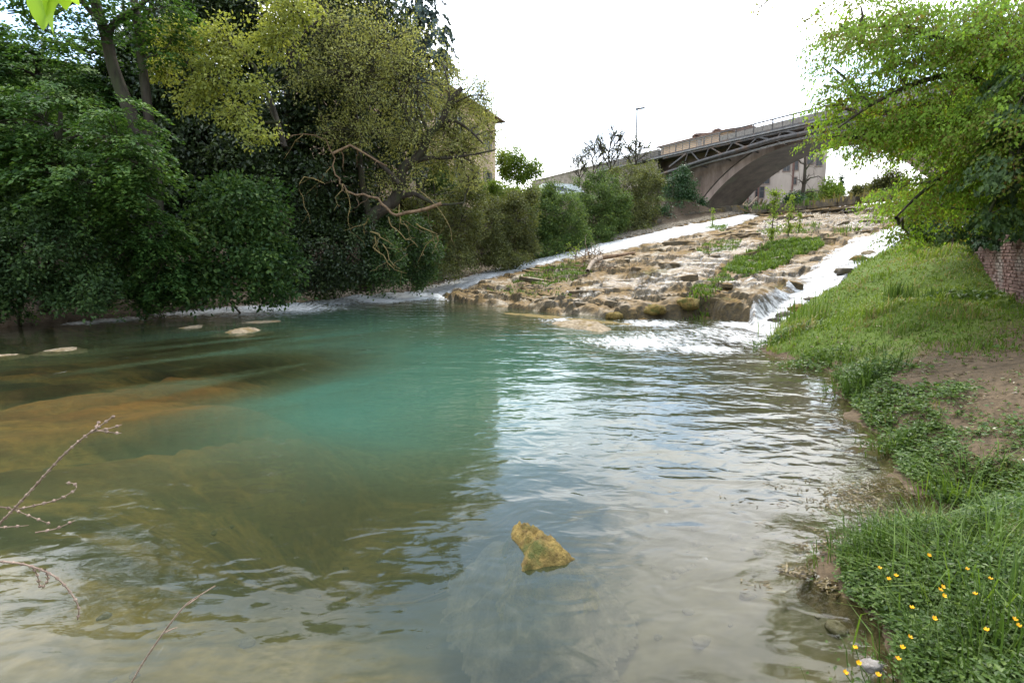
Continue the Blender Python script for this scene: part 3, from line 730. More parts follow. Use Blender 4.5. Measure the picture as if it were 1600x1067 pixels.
def crown_leaves(lobes, n_spray, per, style, size, tone=0.0, shell=0.55, spread=0.45, twigs=None, droop=0.5):
    mb = MB()
    vol = (lobes[:, 3] * lobes[:, 5]) ** 1.0
    li = rng.choice(len(lobes), n_spray, p=vol / vol.sum())
    d = rand_unit(n_spray); rad = rng.uniform(shell ** 2, 1.06, n_spray) ** 0.5
    lump = 0.66 + 0.62 * vnoise(d[:, 0] * 2.3 + li * 7.7, d[:, 2] * 2.3 + d[:, 1] * 1.7, 5)
    B = lobes[li, :3] + d * rad[:, None] * lump[:, None] * lobes[li, 3:6]
    out = norm(d * np.array([1, 1, 0.45]))
    tonev = rng.normal(0, 0.14, n_spray) + tone
    n = n_spray * per; idx = np.repeat(np.arange(n_spray), per)
    o, b = out[idx], B[idx]
    oh = norm(o * np.array([1, 1, 0.0]) + 1e-4)
    lat = np.stack([-oh[:, 1], oh[:, 0], np.zeros(n)], 1)
    if style == 'layer':
        a = rng.uniform(-0.5, 1, n) ; w = rng.uniform(-1, 1, n) * (0.62 - 0.35 * np.abs(a))
        p = b + oh * (a * spread)[:, None] + lat * (w * spread)[:, None]
        p[:, 2] += o[:, 2] * a * spread * 0.3 - droop * spread * (a + 0.5) ** 2 * 0.5 + rng.normal(0, spread * 0.06, n)
        ax = oh + lat * np.sign(w)[:, None] * 0.8 + rng.normal(0, 0.3, (n, 3)) + np.array([0, 0, -0.45 * droop])
        no = np.array([0, 0, 1.0]) + rng.normal(0, 0.35, (n, 3)) + oh * 0.25
    elif style == 'hang':
        a = rng.uniform(0, 1, n)
        w = rng.normal(0, 0.11, n) * spread
        p = b + oh * (a * spread * 0.75)[:, None] + lat * w[:, None] + rng.normal(0, spread * 0.05, (n, 3))
        p[:, 2] -= droop * spread * a ** 1.6
        ax = oh * 0.5 + lat * rng.normal(0, 0.6, n)[:, None] + np.array([0, 0, -0.9]) + rng.normal(0, 0.25, (n, 3))
        no = oh + np.array([0, 0, 0.7]) + rng.normal(0, 0.5, (n, 3))
    else:
        g = rng.normal(0, 0.42, (n, 3)) * spread
        p = b + g * np.array([1, 1, 0.8])
        ax = norm(g) + rng.normal(0, 0.6, (n, 3)) + o * 0.3 + np.array([0, 0, -0.3])
        no = np.array([0, 0, 0.8]) + o * 0.5 + rng.normal(0, 0.6, (n, 3))
    sz = size * rng.uniform(0.65, 1.3, n)
    # leaves get slightly paler towards the outside of each lobe
    hgt = (p[:, 2] - (lobes[li, 2] - lobes[li, 5])[idx]) / (2 * lobes[li, 5][idx] + 1e-6)
    var = 0.45 + tonev[idx] + rng.normal(0, 0.17, n) + 0.1 * (rad[idx] - 0.8)
    add_leaves(mb, p, ax, no, sz, sz * 0.62, var)
    return mb, B, li
def limb(a, b, sag=0.0, wob=0.06, n=6):
    a, b = np.asarray(a, float), np.asarray(b, float)
    t = np.linspace(0, 1, n)[:, None]
    L = np.linalg.norm(b - a)
    p = a + (b - a) * t
    off = rng.normal(0, wob * L, (n, 3)) * (t * (1 - t) * 2.2)
    p = p + off; p[:, 2] += (sag * L * 4 * t * (1 - t))[:, 0]
    return p
def twigs_to(mb, tips, starts, r=0.02, frac=1.0, sides=4):
    for i in range(len(tips)):
        if rng.random() > frac: continue
        p = limb(starts[i], tips[i], 0.05, 0.07, 5)
        mb.tube(p, np.linspace(r, r * 0.3, 5), sides, cap=False)
def px_path(pts, Y):
    out = []
    for q in pts:
        out.append(at(q[0], q[1], q[2] if len(q) > 2 else Y))
    return smooth(np.array(out))
def smooth(p, k=3):
    p = np.asarray(p, float)
    if len(p) < 3: return p
    t = np.arange(len(p)); tt = np.linspace(0, len(p) - 1, (len(p) - 1) * k + 1)
    out = []
    for x in tt:
        i = min(int(x), len(p) - 2); f = x - i
        p0, p1, p2, p3 = p[max(i - 1, 0)], p[i], p[i + 1], p[min(i + 2, len(p) - 1)]
        out.append(0.5 * ((2 * p1) + (-p0 + p2) * f + (2 * p0 - 5 * p1 + 4 * p2 - p3) * f * f + (-p0 + 3 * p1 - 3 * p2 + p3) * f ** 3))
    return np.array(out)

def tree(name, label, cat, base, lobes, n_spray, per, style, size, mat, trunk_r=0.2, tone=0.0, spread=0.5, droop=0.5, shell=0.55,
         twig_frac=0.25, bark='bark', paths=None, group=None, twig_r=0.018, trunk_top=None):
    lobes = lobes_px(lobes) if not isinstance(lobes, np.ndarray) else lobes
    bx, by = base[0], base[1]
    bz = base[2] if len(base) > 2 else gz(bx, by)
    t = thing(name, label, cat, (bx, by, bz), group)
    mb = MB()
    b0 = np.array([bx, by, bz - 0.15])
    if paths:
        for pth, r0, r1 in paths:
            mb.tube(pth, np.linspace(r0, r1, len(pth)), 8 if r0 > 0.08 else 5)
        anchors = np.concatenate([p for p, r0, r1 in paths])
    else:
        c = lobes[:, :3].mean(0)
        top = np.array([c[0], c[1], lobes[:, 2].max()]) if trunk_top is None else np.asarray(trunk_top)
        p = limb(b0, top, 0, 0.04, 9)
        mb.tube(p, np.linspace(trunk_r, trunk_r * 0.25, 9), 8)
        anchors = p[3:]
    for lb in lobes:
        a = anchors[np.argmin(((anchors - lb[:3]) ** 2).sum(1) + 4 * np.maximum(anchors[:, 2] - lb[2], 0))]
        p = limb(a, lb[:3], 0.04, 0.06, 7)
        r0 = max(trunk_r * 0.35, 0.02)
        mb.tube(p, np.linspace(r0, r0 * 0.35, 7), 6)
    cb, B, li = crown_leaves(lobes, n_spray, per, style, size, tone, shell, spread, droop=droop)
    cen = lobes[li, :3]
    st = cen + (B - cen) * rng.uniform(0.0, 0.45, (len(B), 1))
    twigs_to(mb, B + (B - cen) * rng.uniform(0, .16, (len(B), 1)), st, twig_r, twig_frac)
    mb.build('trunk', MAT[bark], t, smooth=True)
    cb.build('crown', MAT[mat], t)
    return t
def shrub(name, label, base, lobes, n_spray, per, style, size, mat, **kw):
    kw.setdefault('trunk_r', 0.06); kw.setdefault('twig_frac', 0.12)
    return tree(name, label, kw.pop('cat', 'shrub'), base, lobes, n_spray, per, style, size, mat, **kw)
exec_later = []

# ------------------------------------------------------------------ bridge
BA = np.array([18.0, 70.0]); BD = np.array([12.7, -26.0]); BD = BD / np.linalg.norm(BD); BN = np.array([-BD[1], BD[0]])
def B(s, o, z):
    q = BA + BD * s + BN * o
    return np.array([q[0], q[1], z])
def brp(px, py, o=0.0):
    n = np.array([BN[0], BN[1], 0.0])
    p = on_plane(px, py, n, BN @ BA + o)
    return (p[:2] - BA) @ BD, p[2]
def sweep_s(mb, s, zlo, zhi, o):
    """vertical sheet between two curves at offset o"""
    n = len(s)
    v = np.concatenate([[B(a, o, z) for a, z in zip(s, zlo)], [B(a, o, z) for a, z in zip(s, zhi)]])
    i = np.arange(n - 1)
    mb.add(v, np.stack([i, i + 1, i + 1 + n, i + n], 1))
def sbox(mb, s0, s1, o0, o1, z0, z1):
    c = np.array([B(s, o, z) for z in (z0, z1) for o in (o0, o1) for s in (s0, s1)])
    mb.add(c, [[0, 2, 3, 1], [4, 5, 7, 6], [0, 1, 5, 4], [2, 6, 7, 3], [0, 4, 6, 2], [1, 3, 7, 5]])
SC0, HS, ZS, RISE = 17.0, 13.0, 6.1, 6.6
OF, OB = 1.8, 7.2
def intr(s):
    u = np.clip(np.abs(np.asarray(s, float) - SC0) / HS, 0, 1)
    return ZS + RISE * (1 - u * u) ** 0.8
def build_bridge():
    t = thing('bridge', 'concrete arch road bridge with a dark steel truss hung on its side', 'bridge', B(SC0, 3, 5))
    u = np.sin(np.linspace(-math.pi / 2, math.pi / 2, 61))
    si = SC0 + HS * u; zi = intr(si); zi[[0, -1]] = 4.0
    # extrados: offset along the local normal
    tg = np.gradient(np.stack([si, zi], 1), axis=0); tg /= np.linalg.norm(tg, axis=1)[:, None]
    nrm = np.stack([-tg[:, 1], tg[:, 0]], 1); nrm[0] = (-1, 0); nrm[-1] = (1, 0)
    se, ze = si + nrm[:, 0] * 0.85, zi + nrm[:, 1] * 0.85; ze[[0, -1]] = 4.0
    mb = MB(); n = len(si)
    v = np.concatenate([[B(a, OF - 0.06, z) for a, z in zip(si, zi)], [B(a, OF - 0.06, z) for a, z in zip(se, ze)], [B(a, OF + 0.03, z) for a, z in zip(se, ze)]])
    i = np.arange(n - 1); mb.add(v, np.concatenate([np.stack([i, i + 1, i + 1 + n, i + n], 1), np.stack([i + n, i + n + 1, i + 2 * n + 1, i + 2 * n], 1)]))
    mb.build('arch_ring', MAT['arch_pale'], t)
    mb = MB()
    for q in range(3, n - 3):
        mb.beam(B(se[q] + .03, OF - 0.07, ze[q] + .05), B(se[q + 1] + .03, OF - 0.07, ze[q + 1] + .05), .10, .10)
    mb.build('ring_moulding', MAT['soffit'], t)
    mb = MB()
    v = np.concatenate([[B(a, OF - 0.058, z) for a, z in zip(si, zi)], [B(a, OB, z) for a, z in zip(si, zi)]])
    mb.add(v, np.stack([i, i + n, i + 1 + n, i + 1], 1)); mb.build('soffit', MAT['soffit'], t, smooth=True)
    mb = MB()
    for o in (OF, OB):
        sl = np.concatenate([[-3.0], se, [60.0]]); zl = np.concatenate([[4.0], np.minimum(ze, 13.6), [4.0]])
        sl2 = np.concatenate([[-9.0, se[0] - .001], se, [se[-1] + .001, 60.0]]); zl2 = np.concatenate([[4.0, 4.0], np.minimum(ze, 13.6), [4.0, 4.0]])
        o2 = np.argsort(sl2, kind='stable'); sweep_s(mb, sl2[o2], zl2[o2], np.full(len(sl2), 13.7), o)
    mb.build('spandrel_wall', MAT['concrete'], t)
    mb = MB(); sbox(mb, -14, 60, 0.0, 8.4, 13.72, 13.98); mb.build('deck_slab', MAT['steel'], t)
    mb = MB(); sbox(mb, -14, 60, -0.06, -0.003, 13.88, 14.06); sbox(mb, -14, 60, -0.03, 0.25, 14.06, 14.10); mb.build('deck_edge_beam', MAT['steel'], t)
    mb = MB(); mb.tube([B(s, -0.14, 13.82) for s in np.linspace(-14, 60, 40)], 0.075, 6); mb.build('pipe', MAT['galv'], t)
    mb = MB(); sbox(mb, 8.7, 60, 0.02, 0.06, 14.12, 14.62); mb.build('railing_panel', MAT['fence_mesh'], t)
    mb = MB(); sbox(mb, 8.7, 60, -0.03, 0.09, 14.92, 15.03); mb.build('handrail', MAT['steel'], t)
    mb = MB(); sbox(mb, 8.7, 60, 0.0, 0.05, 14.68, 14.72); mb.build('rail', MAT['steel'], t)
    for z in (14.25, 14.45, 14.65, 14.85, 15.0):
        mb = MB(); mb.beam(B(-14, 0.03, z), B(8.7, 0.03, z), 0.05); mb.build('rail', MAT['galv'], t)
    pm = {}
    for k in range(48):
        s = -13.4 + 1.1 * k
        wide = 0.10 if k % 2 == 0 else 0.05
        if wide not in pm:
            mb = MB(); mb.beam(B(0, 0.03, 14.11) - B(0, 0.03, 14.11), B(0, 0, 14.95) - B(0, 0, 14.11), wide); pm[wide] = mb.build('railing_post', MAT['steel'], None); ob = pm[wide]
        else:
            ob = pm[wide].copy(); COL.objects.link(ob)
        ob.parent = t; ob.matrix_parent_inverse = Matrix.Translation(-t.location); ob.location = Vector(B(s, 0.03, 14.11))
    # truss under the deck edge
    ch = [brp(*p, 0.0) for p in ((1030, 274), (1056, 265.5), (1093, 253), (1129, 242), (1160, 233), (1206, 219), (1250, 209.5), (1294, 201), (1340, 192), (1400, 182))]
    def on_ch(s):
        a = np.array(ch); return np.interp(s, a[:, 0], a[:, 1])
    mb = MB(); mb.tube(smooth(np.array([B(s, -0.05, z) for s, z in ch])), 0.19, 8); mb.build('bottom_chord', MAT['steel'], t, smooth=True)
    mb = MB(); mb.tube(smooth(np.array([B(s, 1.2, z + 0.25) for s, z in ch])), 0.11, 6); mb.build('inner_chord', MAT['steel'], t, smooth=True)
    mb = MB(); mb.tube([B(s, -0.05, 13.62) for s in np.linspace(0, 42, 20)], 0.10, 6); mb.build('top_chord', MAT['steel'], t)
    lp = [brp(*p, 0.2) for p in ((1052, 272), (1100, 256), (1150, 243), (1211, 226), (1250, 217), (1289, 209), (1340, 199), (1400, 189))]
    mb = MB(); mb.tube(smooth(np.array([B(s, 0.2, z) for s, z in lp])), 0.10, 8); mb.build('water_pipe', MAT['galv'], t, smooth=True)
    dg = [((1073, 236), (1046, 261), .11), ((1075, 236), (1071, 252), .06), ((1081, 237), (1093, 252), .07), ((1108, 227), (1102, 246), .06), ((1112, 228), (1128, 241), .07), ((1145, 218), (1134, 239), .06), ((1148, 219), (1167, 231), .08), ((1183, 209), (1172, 226), .06), ((1187, 210), (1207, 219), .08), ((1222, 200), (1214, 216), .06), ((1229, 199), (1248, 209), .08), ((1263, 191), (1256, 206), .06), ((1280, 189), (1296, 200), .08), ((1302, 182), (1296, 199), .06), ((1322, 178), (1342, 191), .08), ((1352, 172), (1345, 190), .06)]
    for a, b, w in dg:
        (s0, z0), (s1, z1) = brp(*a, -0.05), brp(*b, -0.05)
        mb = MB(); mb.beam(B(s0, -0.05, min(z0, 13.6)), B(s1, -0.05, z1), w * 1.7); mb.build('brace', MAT['steel'], t)
    for s in (5.2, 8.6, 12.2, 15.6, 19, 23):
        mb = MB(); mb.beam(B(s, -0.05, on_ch(s)), B(s, OF + 0.1, on_ch(s) - 0.35), 0.10); mb.build('bracket', MAT['steel'], t)
build_bridge()

def build_retaining_wall():
    mb = MB(); s = np.linspace(-34, -1.5, 32)
    sweep_s(mb, s, np.full(32, 5.0), 14.75 + 0.1 * np.sin(s * 1.3) * 0.3, 0.4)
    sweep_s(mb, s[::-1], np.full(32, 5.0), np.full(32, 14.75), 0.9)
    w = mb.build('retaining_wall', MAT['stone_wall'], None)
    tag(w, 'long grey stone wall of the road ramp rising to the bridge', 'wall')
    mb = MB(); sbox(mb, -34, -1.5, 0.33, 0.97, 14.76, 14.95); mb.build('coping', MAT['stone_wall'], w)
build_retaining_wall()

# ------------------------------------------------------------------ buildings
def facade_box(mb, p0, p1, depth_v, z0, z1):
    p0, p1, dv = np.asarray(p0, float), np.asarray(p1, float), np.asarray(depth_v, float)
    c = [p0, p1, p1 + dv, p0 + dv]
    v = np.array([[q[0], q[1], z] for z in (z0, z1) for q in c])
    mb.add(v, [[0, 1, 5, 4], [1, 2, 6, 5], [2, 3, 7, 6], [3, 0, 4, 7], [4, 5, 6, 7]])
def window_on(parent, p0, p1, u, z, w, h, mat='window_dark', shutters=False, recess=0.0, framed=True):
    """a window on the facade running p0 -> p1 (plan), u metres along it, sill at z"""
    p0, p1 = np.asarray(p0, float), np.asarray(p1, float)
    d = (p1 - p0) / np.linalg.norm(p1 - p0); n = np.array([d[1], -d[0]])
    if n @ (-p0) < 0: n = -n
    def Q(a, o, zz): q = p0 + d * a + n * o; return np.array([q[0], q[1], zz])
    def qb(mb, a0, a1, o0, o1, z0, z1):
        c = np.array([Q(a, o, zz) for zz in (z0, z1) for o in (o0, o1) for a in (a0, a1)])
        mb.add(c, [[0, 2, 3, 1], [4, 5, 7, 6], [0, 1, 5, 4], [2, 6, 7, 3], [0, 4, 6, 2], [1, 3, 7, 5]])
    mb = MB()
    for a0, a1, z0, z1 in ((u - 0.1, u, z - .1, z + h + .1), (u + w, u + w + .1, z - .1, z + h + .1), (u, u + w, z + h, z + h + .1), (u, u + w, z - .1, z)):
        qb(mb, a0, a1, 0.003, 0.10, z0, z1)
    f = mb.build('window', MAT['concrete'], parent)
    mb = MB(); qb(mb, u, u + w, 0.004, 0.03, z, z + h); mb.build('pane', MAT[mat], f)
    mb = MB(); qb(mb, u + w / 2 - .03, u + w / 2 + .03, 0.032, 0.06, z, z + h); qb(mb, u, u + w, 0.032, 0.058, z + h * .6, z + h * .6 + .05); mb.build('window_frame', MAT['shutter'], f)
    if shutters:
        for a in (u - 0.1 - w * 0.5, u + w + 0.1):
            mb = MB(); qb(mb, a, a + w * 0.48, 0.004, 0.06, z, z + h); mb.build('shutter', MAT['shutter'], f)

def build_houses():
    # tan house behind the oak
    p0, p1 = np.array([-1.55, 55.0]), np.array([-7.2, 38.4])
    d = (p1 - p0) / np.linalg.norm(p1 - p0); back = np.array([d[1], -d[0]]); back = back if back[0] < 0 else -back
    t = thing('house', 'tan plastered house with shuttered windows half hidden behind the olive oak', 'house', (*(p0 + p1) / 2, 7.4))
    mb = MB(); facade_box(mb, p0, p1, back * 9, 6.0, 14.5); mb.build('wall', MAT['plaster_tan'], t)
    mb = MB()
    e = 0.75; n = -back
    a0, a1 = p0 - d * e + n * e, p1 + d * e + n * e
    b0, b1 = p0 - d * e + back * (9 + e), p1 + d * e + back * (9 + e)
    r0, r1 = (a0 + b0) / 2 + d * 4, (a1 + b1) / 2 - d * 4
    v = [(*a0, 14.45), (*a1, 14.45), (*b1, 14.45), (*b0, 14.45), (*r0, 16.6), (*r1, 16.6), (*a0, 14.58), (*a1, 14.58), (*b1, 14.58), (*b0, 14.58)]
    mb.add(v, [[0, 1, 7, 6], [1, 2, 8, 7], [2, 3, 9, 8], [3, 0, 6, 9], [6, 7, 5, 4], [8, 9, 4, 5], [0, 3, 2, 1]])
    mb.f.append(np.array([[7, 8, 5], [9, 6, 4]])); mb.build('roof', MAT['roof_tile'], t)
    for u in (1.6, 4.6, 7.8, 11.0, 14.0):
        for z in (8.3, 11.6): window_on(t, p0, p1, u, z, 0.95, 1.5, shutters=True)
    # long low house on the far side of the road
    q = [brp(1033, 231, 14), brp(1127, 206, 14)]
    s0, s1 = q[0][0], q[1][0] + 1; zt = (q[0][1] + q[1][1]) / 2
    P0, P1 = B(s0, 14, 0)[:2], B(s1, 14, 0)[:2]
    t = thing('house', 'long pinkish house with low tiled roof and two chimneys behind the bridge railing', 'house', (*(P0 + P1) / 2, 13.6))
    mb = MB(); facade_box(mb, P0, P1, BN * 8, 8.0, zt - 0.05); mb.build('wall', MAT['plaster_tan'], t)
    mb = MB()
    a0, a1 = P0 - BD * .5 - BN * .6, P1 + BD * .5 - BN * .6; b0, b1 = a0 + BN * 9.2, a1 + BN * 9.2; r0, r1 = (a0 + b0) / 2, (a1 + b1) / 2
    mb.add([(*a0, zt - .06), (*a1, zt - .06), (*b1, zt - .06), (*b0, zt - .06), (*a0, zt + .1), (*a1, zt + .1), (*b1, zt + .1), (*b0, zt + .1), (*r0, zt + 1.0), (*r1, zt + 1.0)],
           [[0, 1, 5, 4], [1, 2, 6, 5], [2, 3, 7, 6], [3, 0, 4, 7], [4, 5, 9, 8], [6, 7, 8, 9], [0, 3, 2, 1]])
    mb.f.append(np.array([[5, 6, 9], [7, 4, 8]])); rf = mb.build('roof', MAT['roof_tile'], t)
    for px, py in ((1088.5, 211), (1121, 203)):
        s, z = brp(px, py, 17)
        mb = MB(); sbox(mb, s - .5, s + .5, 16.6, 17.3, zt - .2, z - .2); sbox(mb, s - .65, s + .65, 16.45, 17.45, z - .2, z - .06); sbox(mb, s - .4, s + .4, 16.7, 17.2, z - .06, z + .12); mb.build('chimney', MAT['roof_tile'], rf)
    s, z = brp(1112, 207, 16)
    mb = MB(); b = B(s, 16, zt); mb.tube([b, b + np.array([0, 0, 3.2])], 0.035, 5)
    for k, L in ((1.9, .5), (2.4, .45), (2.9, .35), (3.15, .3)):
        mb.tube([b + np.array([-L, 0.1, k]), b + np.array([L, -0.1, k])], 0.022, 4)
    mb.build('aerial', MAT['steel'], rf)
    # tall beige building seen under the arch
    R, Lp = at(1287, 312, 78.0)[:2], at(1085, 330, 84.0)[:2]
    t = thing('apartment_building', 'tall beige building with small windows and downpipes seen under the bridge arch', 'building', (*(R + Lp) / 2, 6.5))
    dd = (Lp - R) / np.linalg.norm(Lp - R); bk = np.array([dd[1], -dd[0]]); bk = bk if bk[1] > 0 else -bk
    mb = MB(); facade_box(mb, R, Lp, bk * 10, 5.5, 19.0); mb.build('wall', MAT['plaster_beige'], t)
    mb = MB(); facade_box(mb, R - dd * .4 - bk * .4, Lp + dd * .4 - bk * .4, bk * 10.8, 19.01, 19.3); mb.build('roof', MAT['roof_tile'], t)
    nf = np.array([-bk[0], -bk[1], 0.0])
    for px, py, w, h in ((1229, 261, .8, 1.1), (1280, 251, .7, 1.4), (1266, 249, .7, 1.3), (1195, 281, 1.2, 1.1), (1241.5, 283, .45, .9), (1187, 301, 1.1, 1.5), (1250, 304, .6, .9), (1276.6, 308, .7, 1.0), (1243, 259, .6, 1.2), (1212, 262, .8, 1.1)):
        p = on_plane(px, py, np.array([bk[0], bk[1], 0.0]), bk @ R)
        u = (p[:2] - R) @ dd
        window_on(t, R, Lp, u - w / 2, p[2] - h / 2, w, h)
    for px in (1238, 1185.5, 1170):
        p = on_plane(px, 290, np.array([bk[0], bk[1], 0.0]), bk @ R); q = p[:2] - bk * 0.12
        mb = MB(); mb.tube([(*q, 6.0), (*q, 18.9)], 0.11, 8); mb.build('downpipe', MAT['downpipe'], t)
build_houses()

def build_weir_wall():
    pts = [W(px, py, 6.35) for px, py in ((1176, 329), (1240, 324), (1290, 318), (1345, 312), (1420, 304), (1500, 297))]
    t = thing('weir_wall', 'low dark stone wall along the top of the rock slope under the arch', 'wall', pts[2])
    for i in range(len(pts) - 1):
        a, b = pts[i], pts[i + 1]; n = max(2, int(np.linalg.norm(b - a) / 0.7))
        for k in range(n):
            p, q = a + (b - a) * (k + .04) / n + np.r_[rng.normal(0, .12, 2), 0], a + (b - a) * (k + .96) / n + np.r_[rng.normal(0, .12, 2), 0]
            h = 0.22 + rng.uniform(-.14, .22)
            mb = MB(); mb.beam(p + np.array([0, 0, h / 2 - .15]), q + np.array([0, 0, h / 2 - .15 + rng.uniform(-.03, .03)]), 0.7 + rng.uniform(-.15, .3), h + .3)
            mb.build('stone', MAT['dark_stone'], t)
build_weir_wall()
def build_training_wall():
    pts = [onS(px, py) for px, py in ((1020, 358), (1060, 349), (1100, 342), (1140, 335), (1160, 331))]
    t = thing('training_wall', 'low dark mossy stone wall beside the left spillway at the foot of the arch', 'wall', pts[2])
    for i in range(len(pts) - 1):
        a, b = pts[i], pts[i + 1]; n = max(2, int(np.linalg.norm(b - a) / 0.8))
        for k in range(n):
            h = .5 + rng.uniform(-.12, .12); p, q = a + (b - a) * (k + .03) / n, a + (b - a) * (k + .97) / n
            mb = MB(); mb.beam(p + np.array([0, .1, h / 2]), q + np.array([0, .1, h / 2]), .6 + rng.uniform(-.08, .08), h + .5); mb.build('stone', MAT['dark_stone'], t)
build_training_wall()

def build_van():
    p = at(878, 306, 67.0); z0 = gz(p[0], p[1])
    t = thing('van', 'white van parked above the left bank, only its roof and windows showing', 'van', (p[0], p[1], z0))
    ax = norm(np.array([1.0, 0.35, 0])); sd = np.array([-ax[1], ax[0], 0]); R = np.stack([ax, sd, [0, 0, 1]], 1)
    prof = [(-2.5, .35), (2.3, .35), (2.5, .55), (2.5, 1.15), (2.35, 1.25), (1.75, 1.95), (1.5, 2.05), (-2.35, 2.05), (-2.5, 1.9)]
    mb = MB(); n = len(prof)
    v = [np.array([a, s * (.9 if z < 1.3 else .82), z]) for s in (-1, 1) for a, z in prof]
    mb.add(np.array(v) @ R.T + np.array([p[0], p[1], z0]), [[i, (i + 1) % n, (i + 1) % n + n, i + n] for i in range(n)])
    mb.f.append(np.array([list(range(n))[::-1]])); mb.f.append(np.array([list(range(n, 2 * n))]))
    mb.build('body', MAT['white_paint'], t)
    def wloc(v): return np.asarray(v) @ R.T + np.array([p[0], p[1], z0])
    for a0, a1 in ((-2.3, -1.1), (-1.0, .2), (.3, 1.45)):
        mb = MB(); mb.add(np.array([wloc((a, -0.895 + .06 * (z > 1.5), z)) for a, z in ((a0, 1.25), (a1, 1.25), (a1, 1.82), (a0, 1.82))] + [wloc((a, -0.84 + .06 * (z > 1.5), z)) for a, z in ((a0, 1.25), (a1, 1.25), (a1, 1.82), (a0, 1.82))]), [[0, 1, 2, 3], [0, 1, 5, 4], [1, 2, 6, 5], [2, 3, 7, 6], [3, 0, 4, 7]]); mb.build('window', MAT['window_dark'], t)
    for a in (-1.6, 1.6):
        for s in (-.82, .82):
            mb = MB(); mb.tube([wloc((a, s - .1, .34)), wloc((a, s + .1, .34))], .34, 14); mb.build('wheel', MAT['tyre'], t)
build_van()

def build_lamp():
    p = at(993, 250, 82.0); top = at(994, 171, 82.0)
    t = thing('street_lamp', 'thin street lamp standing against the white sky beside the bare trees', 'street lamp', (p[0], p[1], 8.0))
    mb = MB(); mb.tube([(p[0], p[1], 7.5), (p[0], p[1], top[2])], np.array([.14, .10]), 8); mb.build('pole', MAT['galv'], t)
    mb = MB(); mb.beam((p[0] - .2, p[1], top[2]), (p[0] + 1.0, p[1] - .3, top[2] + .12), .35, .16); mb.build('lamp_head', MAT['steel'], t)
build_lamp()

def build_brick_wall():
    a, b = np.array([9.2, 9.5]), np.array([13.55, 17.0])
    d = b - a; L = np.linalg.norm(d); d /= L; n = np.array([-d[1], d[0]]); n = n if n @ (-a) > 0 else -n
    a = a - d * 3.0; L += 3.0
    t = thing('brick_wall', 'worn red brick retaining wall at the edge of the grass under the ivy', 'wall', (*(a + d * L / 2), 1.5))
    R = np.stack([np.r_[d, 0], np.r_[n, 0], [0, 0, 1]], 1)
    mb = MB(); mb.box(np.r_[a + d * L / 2 - n * 0.25, 2.4], (L, 0.44, 4.6), R); mb.build('core', MAT['mortar'], t)
    meshes = []
    for k in range(5):
        mb = MB(); hx, hz = .118, .030
        j = lambda: rng.uniform(-.006, .006)
        v = np.array([[sx * hx + j(), sy * .05 + j() * 1.5, sz * hz + j() * .6] for sz in (-1, 1) for sy in (-1, 1) for sx in (-1, 1)])
        mb.add(v @ R.T, [[0, 2, 3, 1], [4, 5, 7, 6], [0, 1, 5, 4], [2, 6, 7, 3], [0, 4, 6, 2], [1, 3, 7, 5]])
        o = mb.build('brick', MAT['brick'], t); meshes.append(o.data); bpy.data.objects.remove(o)
    rest = MB(); cells = []
    for r in range(46):
        z = 0.75 + r * 0.074
        for c in range(int(L / 0.25)):
            u = (c + 0.5 * (r % 2) + .5) * 0.25
            q = a + d * u
            g = np.array([q[0], q[1], z])
            dep = g[1] * CP - (z - EYE) * SP; sx = 800 + F * g[0] / dep
            zg = 1.25 + 0.9 * (u - 3.0) / 8.7
            vis = sx < 1603 and z > zg - .1 and z < zg + 1.9
            if rng.random() < .03: continue
            cells.append((0 if vis else 1, dep, u, z))
    cells.sort()
    for i, (f, dep, u, z) in enumerate(cells):
        q = a + d * u + n * (rng.uniform(-.022, .014) - .01); c = Vector((q[0], q[1], z))
        if i < 300:
            o = bpy.data.objects.new('brick', meshes[i % 5]); COL.objects.link(o); o.parent = t
            o.matrix_parent_inverse = Matrix.Translation(-t.location); o.location = c
        else: rest.box(c, (.236, .1, .06), R)
    o = rest.build('brickwork', MAT['brick'], t); o['kind'] = 'stuff'
build_brick_wall()

# ------------------------------------------------------------------ woods on the left bank
def LB(px, Y):
    p = at(px, 430, Y); return (p[0], p[1])
GW = 'trees and shrubs along the left bank'
tree('hornbeam_tree', 'mid green tree with layered drooping sprays over the water, far left', 'tree', LB(60, 19.5),
     [(70, 190, 18, 130, 65), (185, 215, 17.5, 75, 55), (110, 275, 17.5, 145, 60), (215, 255, 17, 45, 45), (10, 250, 18, 100, 80), (190, 310, 17.8, 55, 38), (-60, 180, 18, 80, 80)],
     560, 62, 'layer', 0.135, 'hornbeam', 0.22, spread=0.62, droop=0.7, group=GW)
shrub('shrub', 'dark bluish green bush overhanging the river at the far left edge', LB(20, 18),
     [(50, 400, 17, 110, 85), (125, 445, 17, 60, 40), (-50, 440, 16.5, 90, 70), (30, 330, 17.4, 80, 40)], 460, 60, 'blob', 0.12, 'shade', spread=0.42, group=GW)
shrub('shrub', 'low green shrub with arching layered branches beside the dark bush', LB(215, 20),
     [(230, 360, 18.5, 70, 32), (255, 405, 19, 60, 48), (175, 385, 19, 60, 48), (200, 445, 19.5, 85, 45)], 300, 60, 'layer', 0.12, 'hornbeam', spread=0.5, droop=0.8, tone=-0.12, group=GW)
shrub('shrub', 'broad leaved shrub with pale leaf tips above the bare branches at the water', LB(365, 22.5),
     [(370, 330, 21, 80, 60), (360, 405, 21, 90, 60), (425, 420, 22, 45, 55), (300, 445, 20.5, 70, 38)], 380, 44, 'blob', 0.17, 'nettle', spread=0.55, tone=-0.05, group=GW)
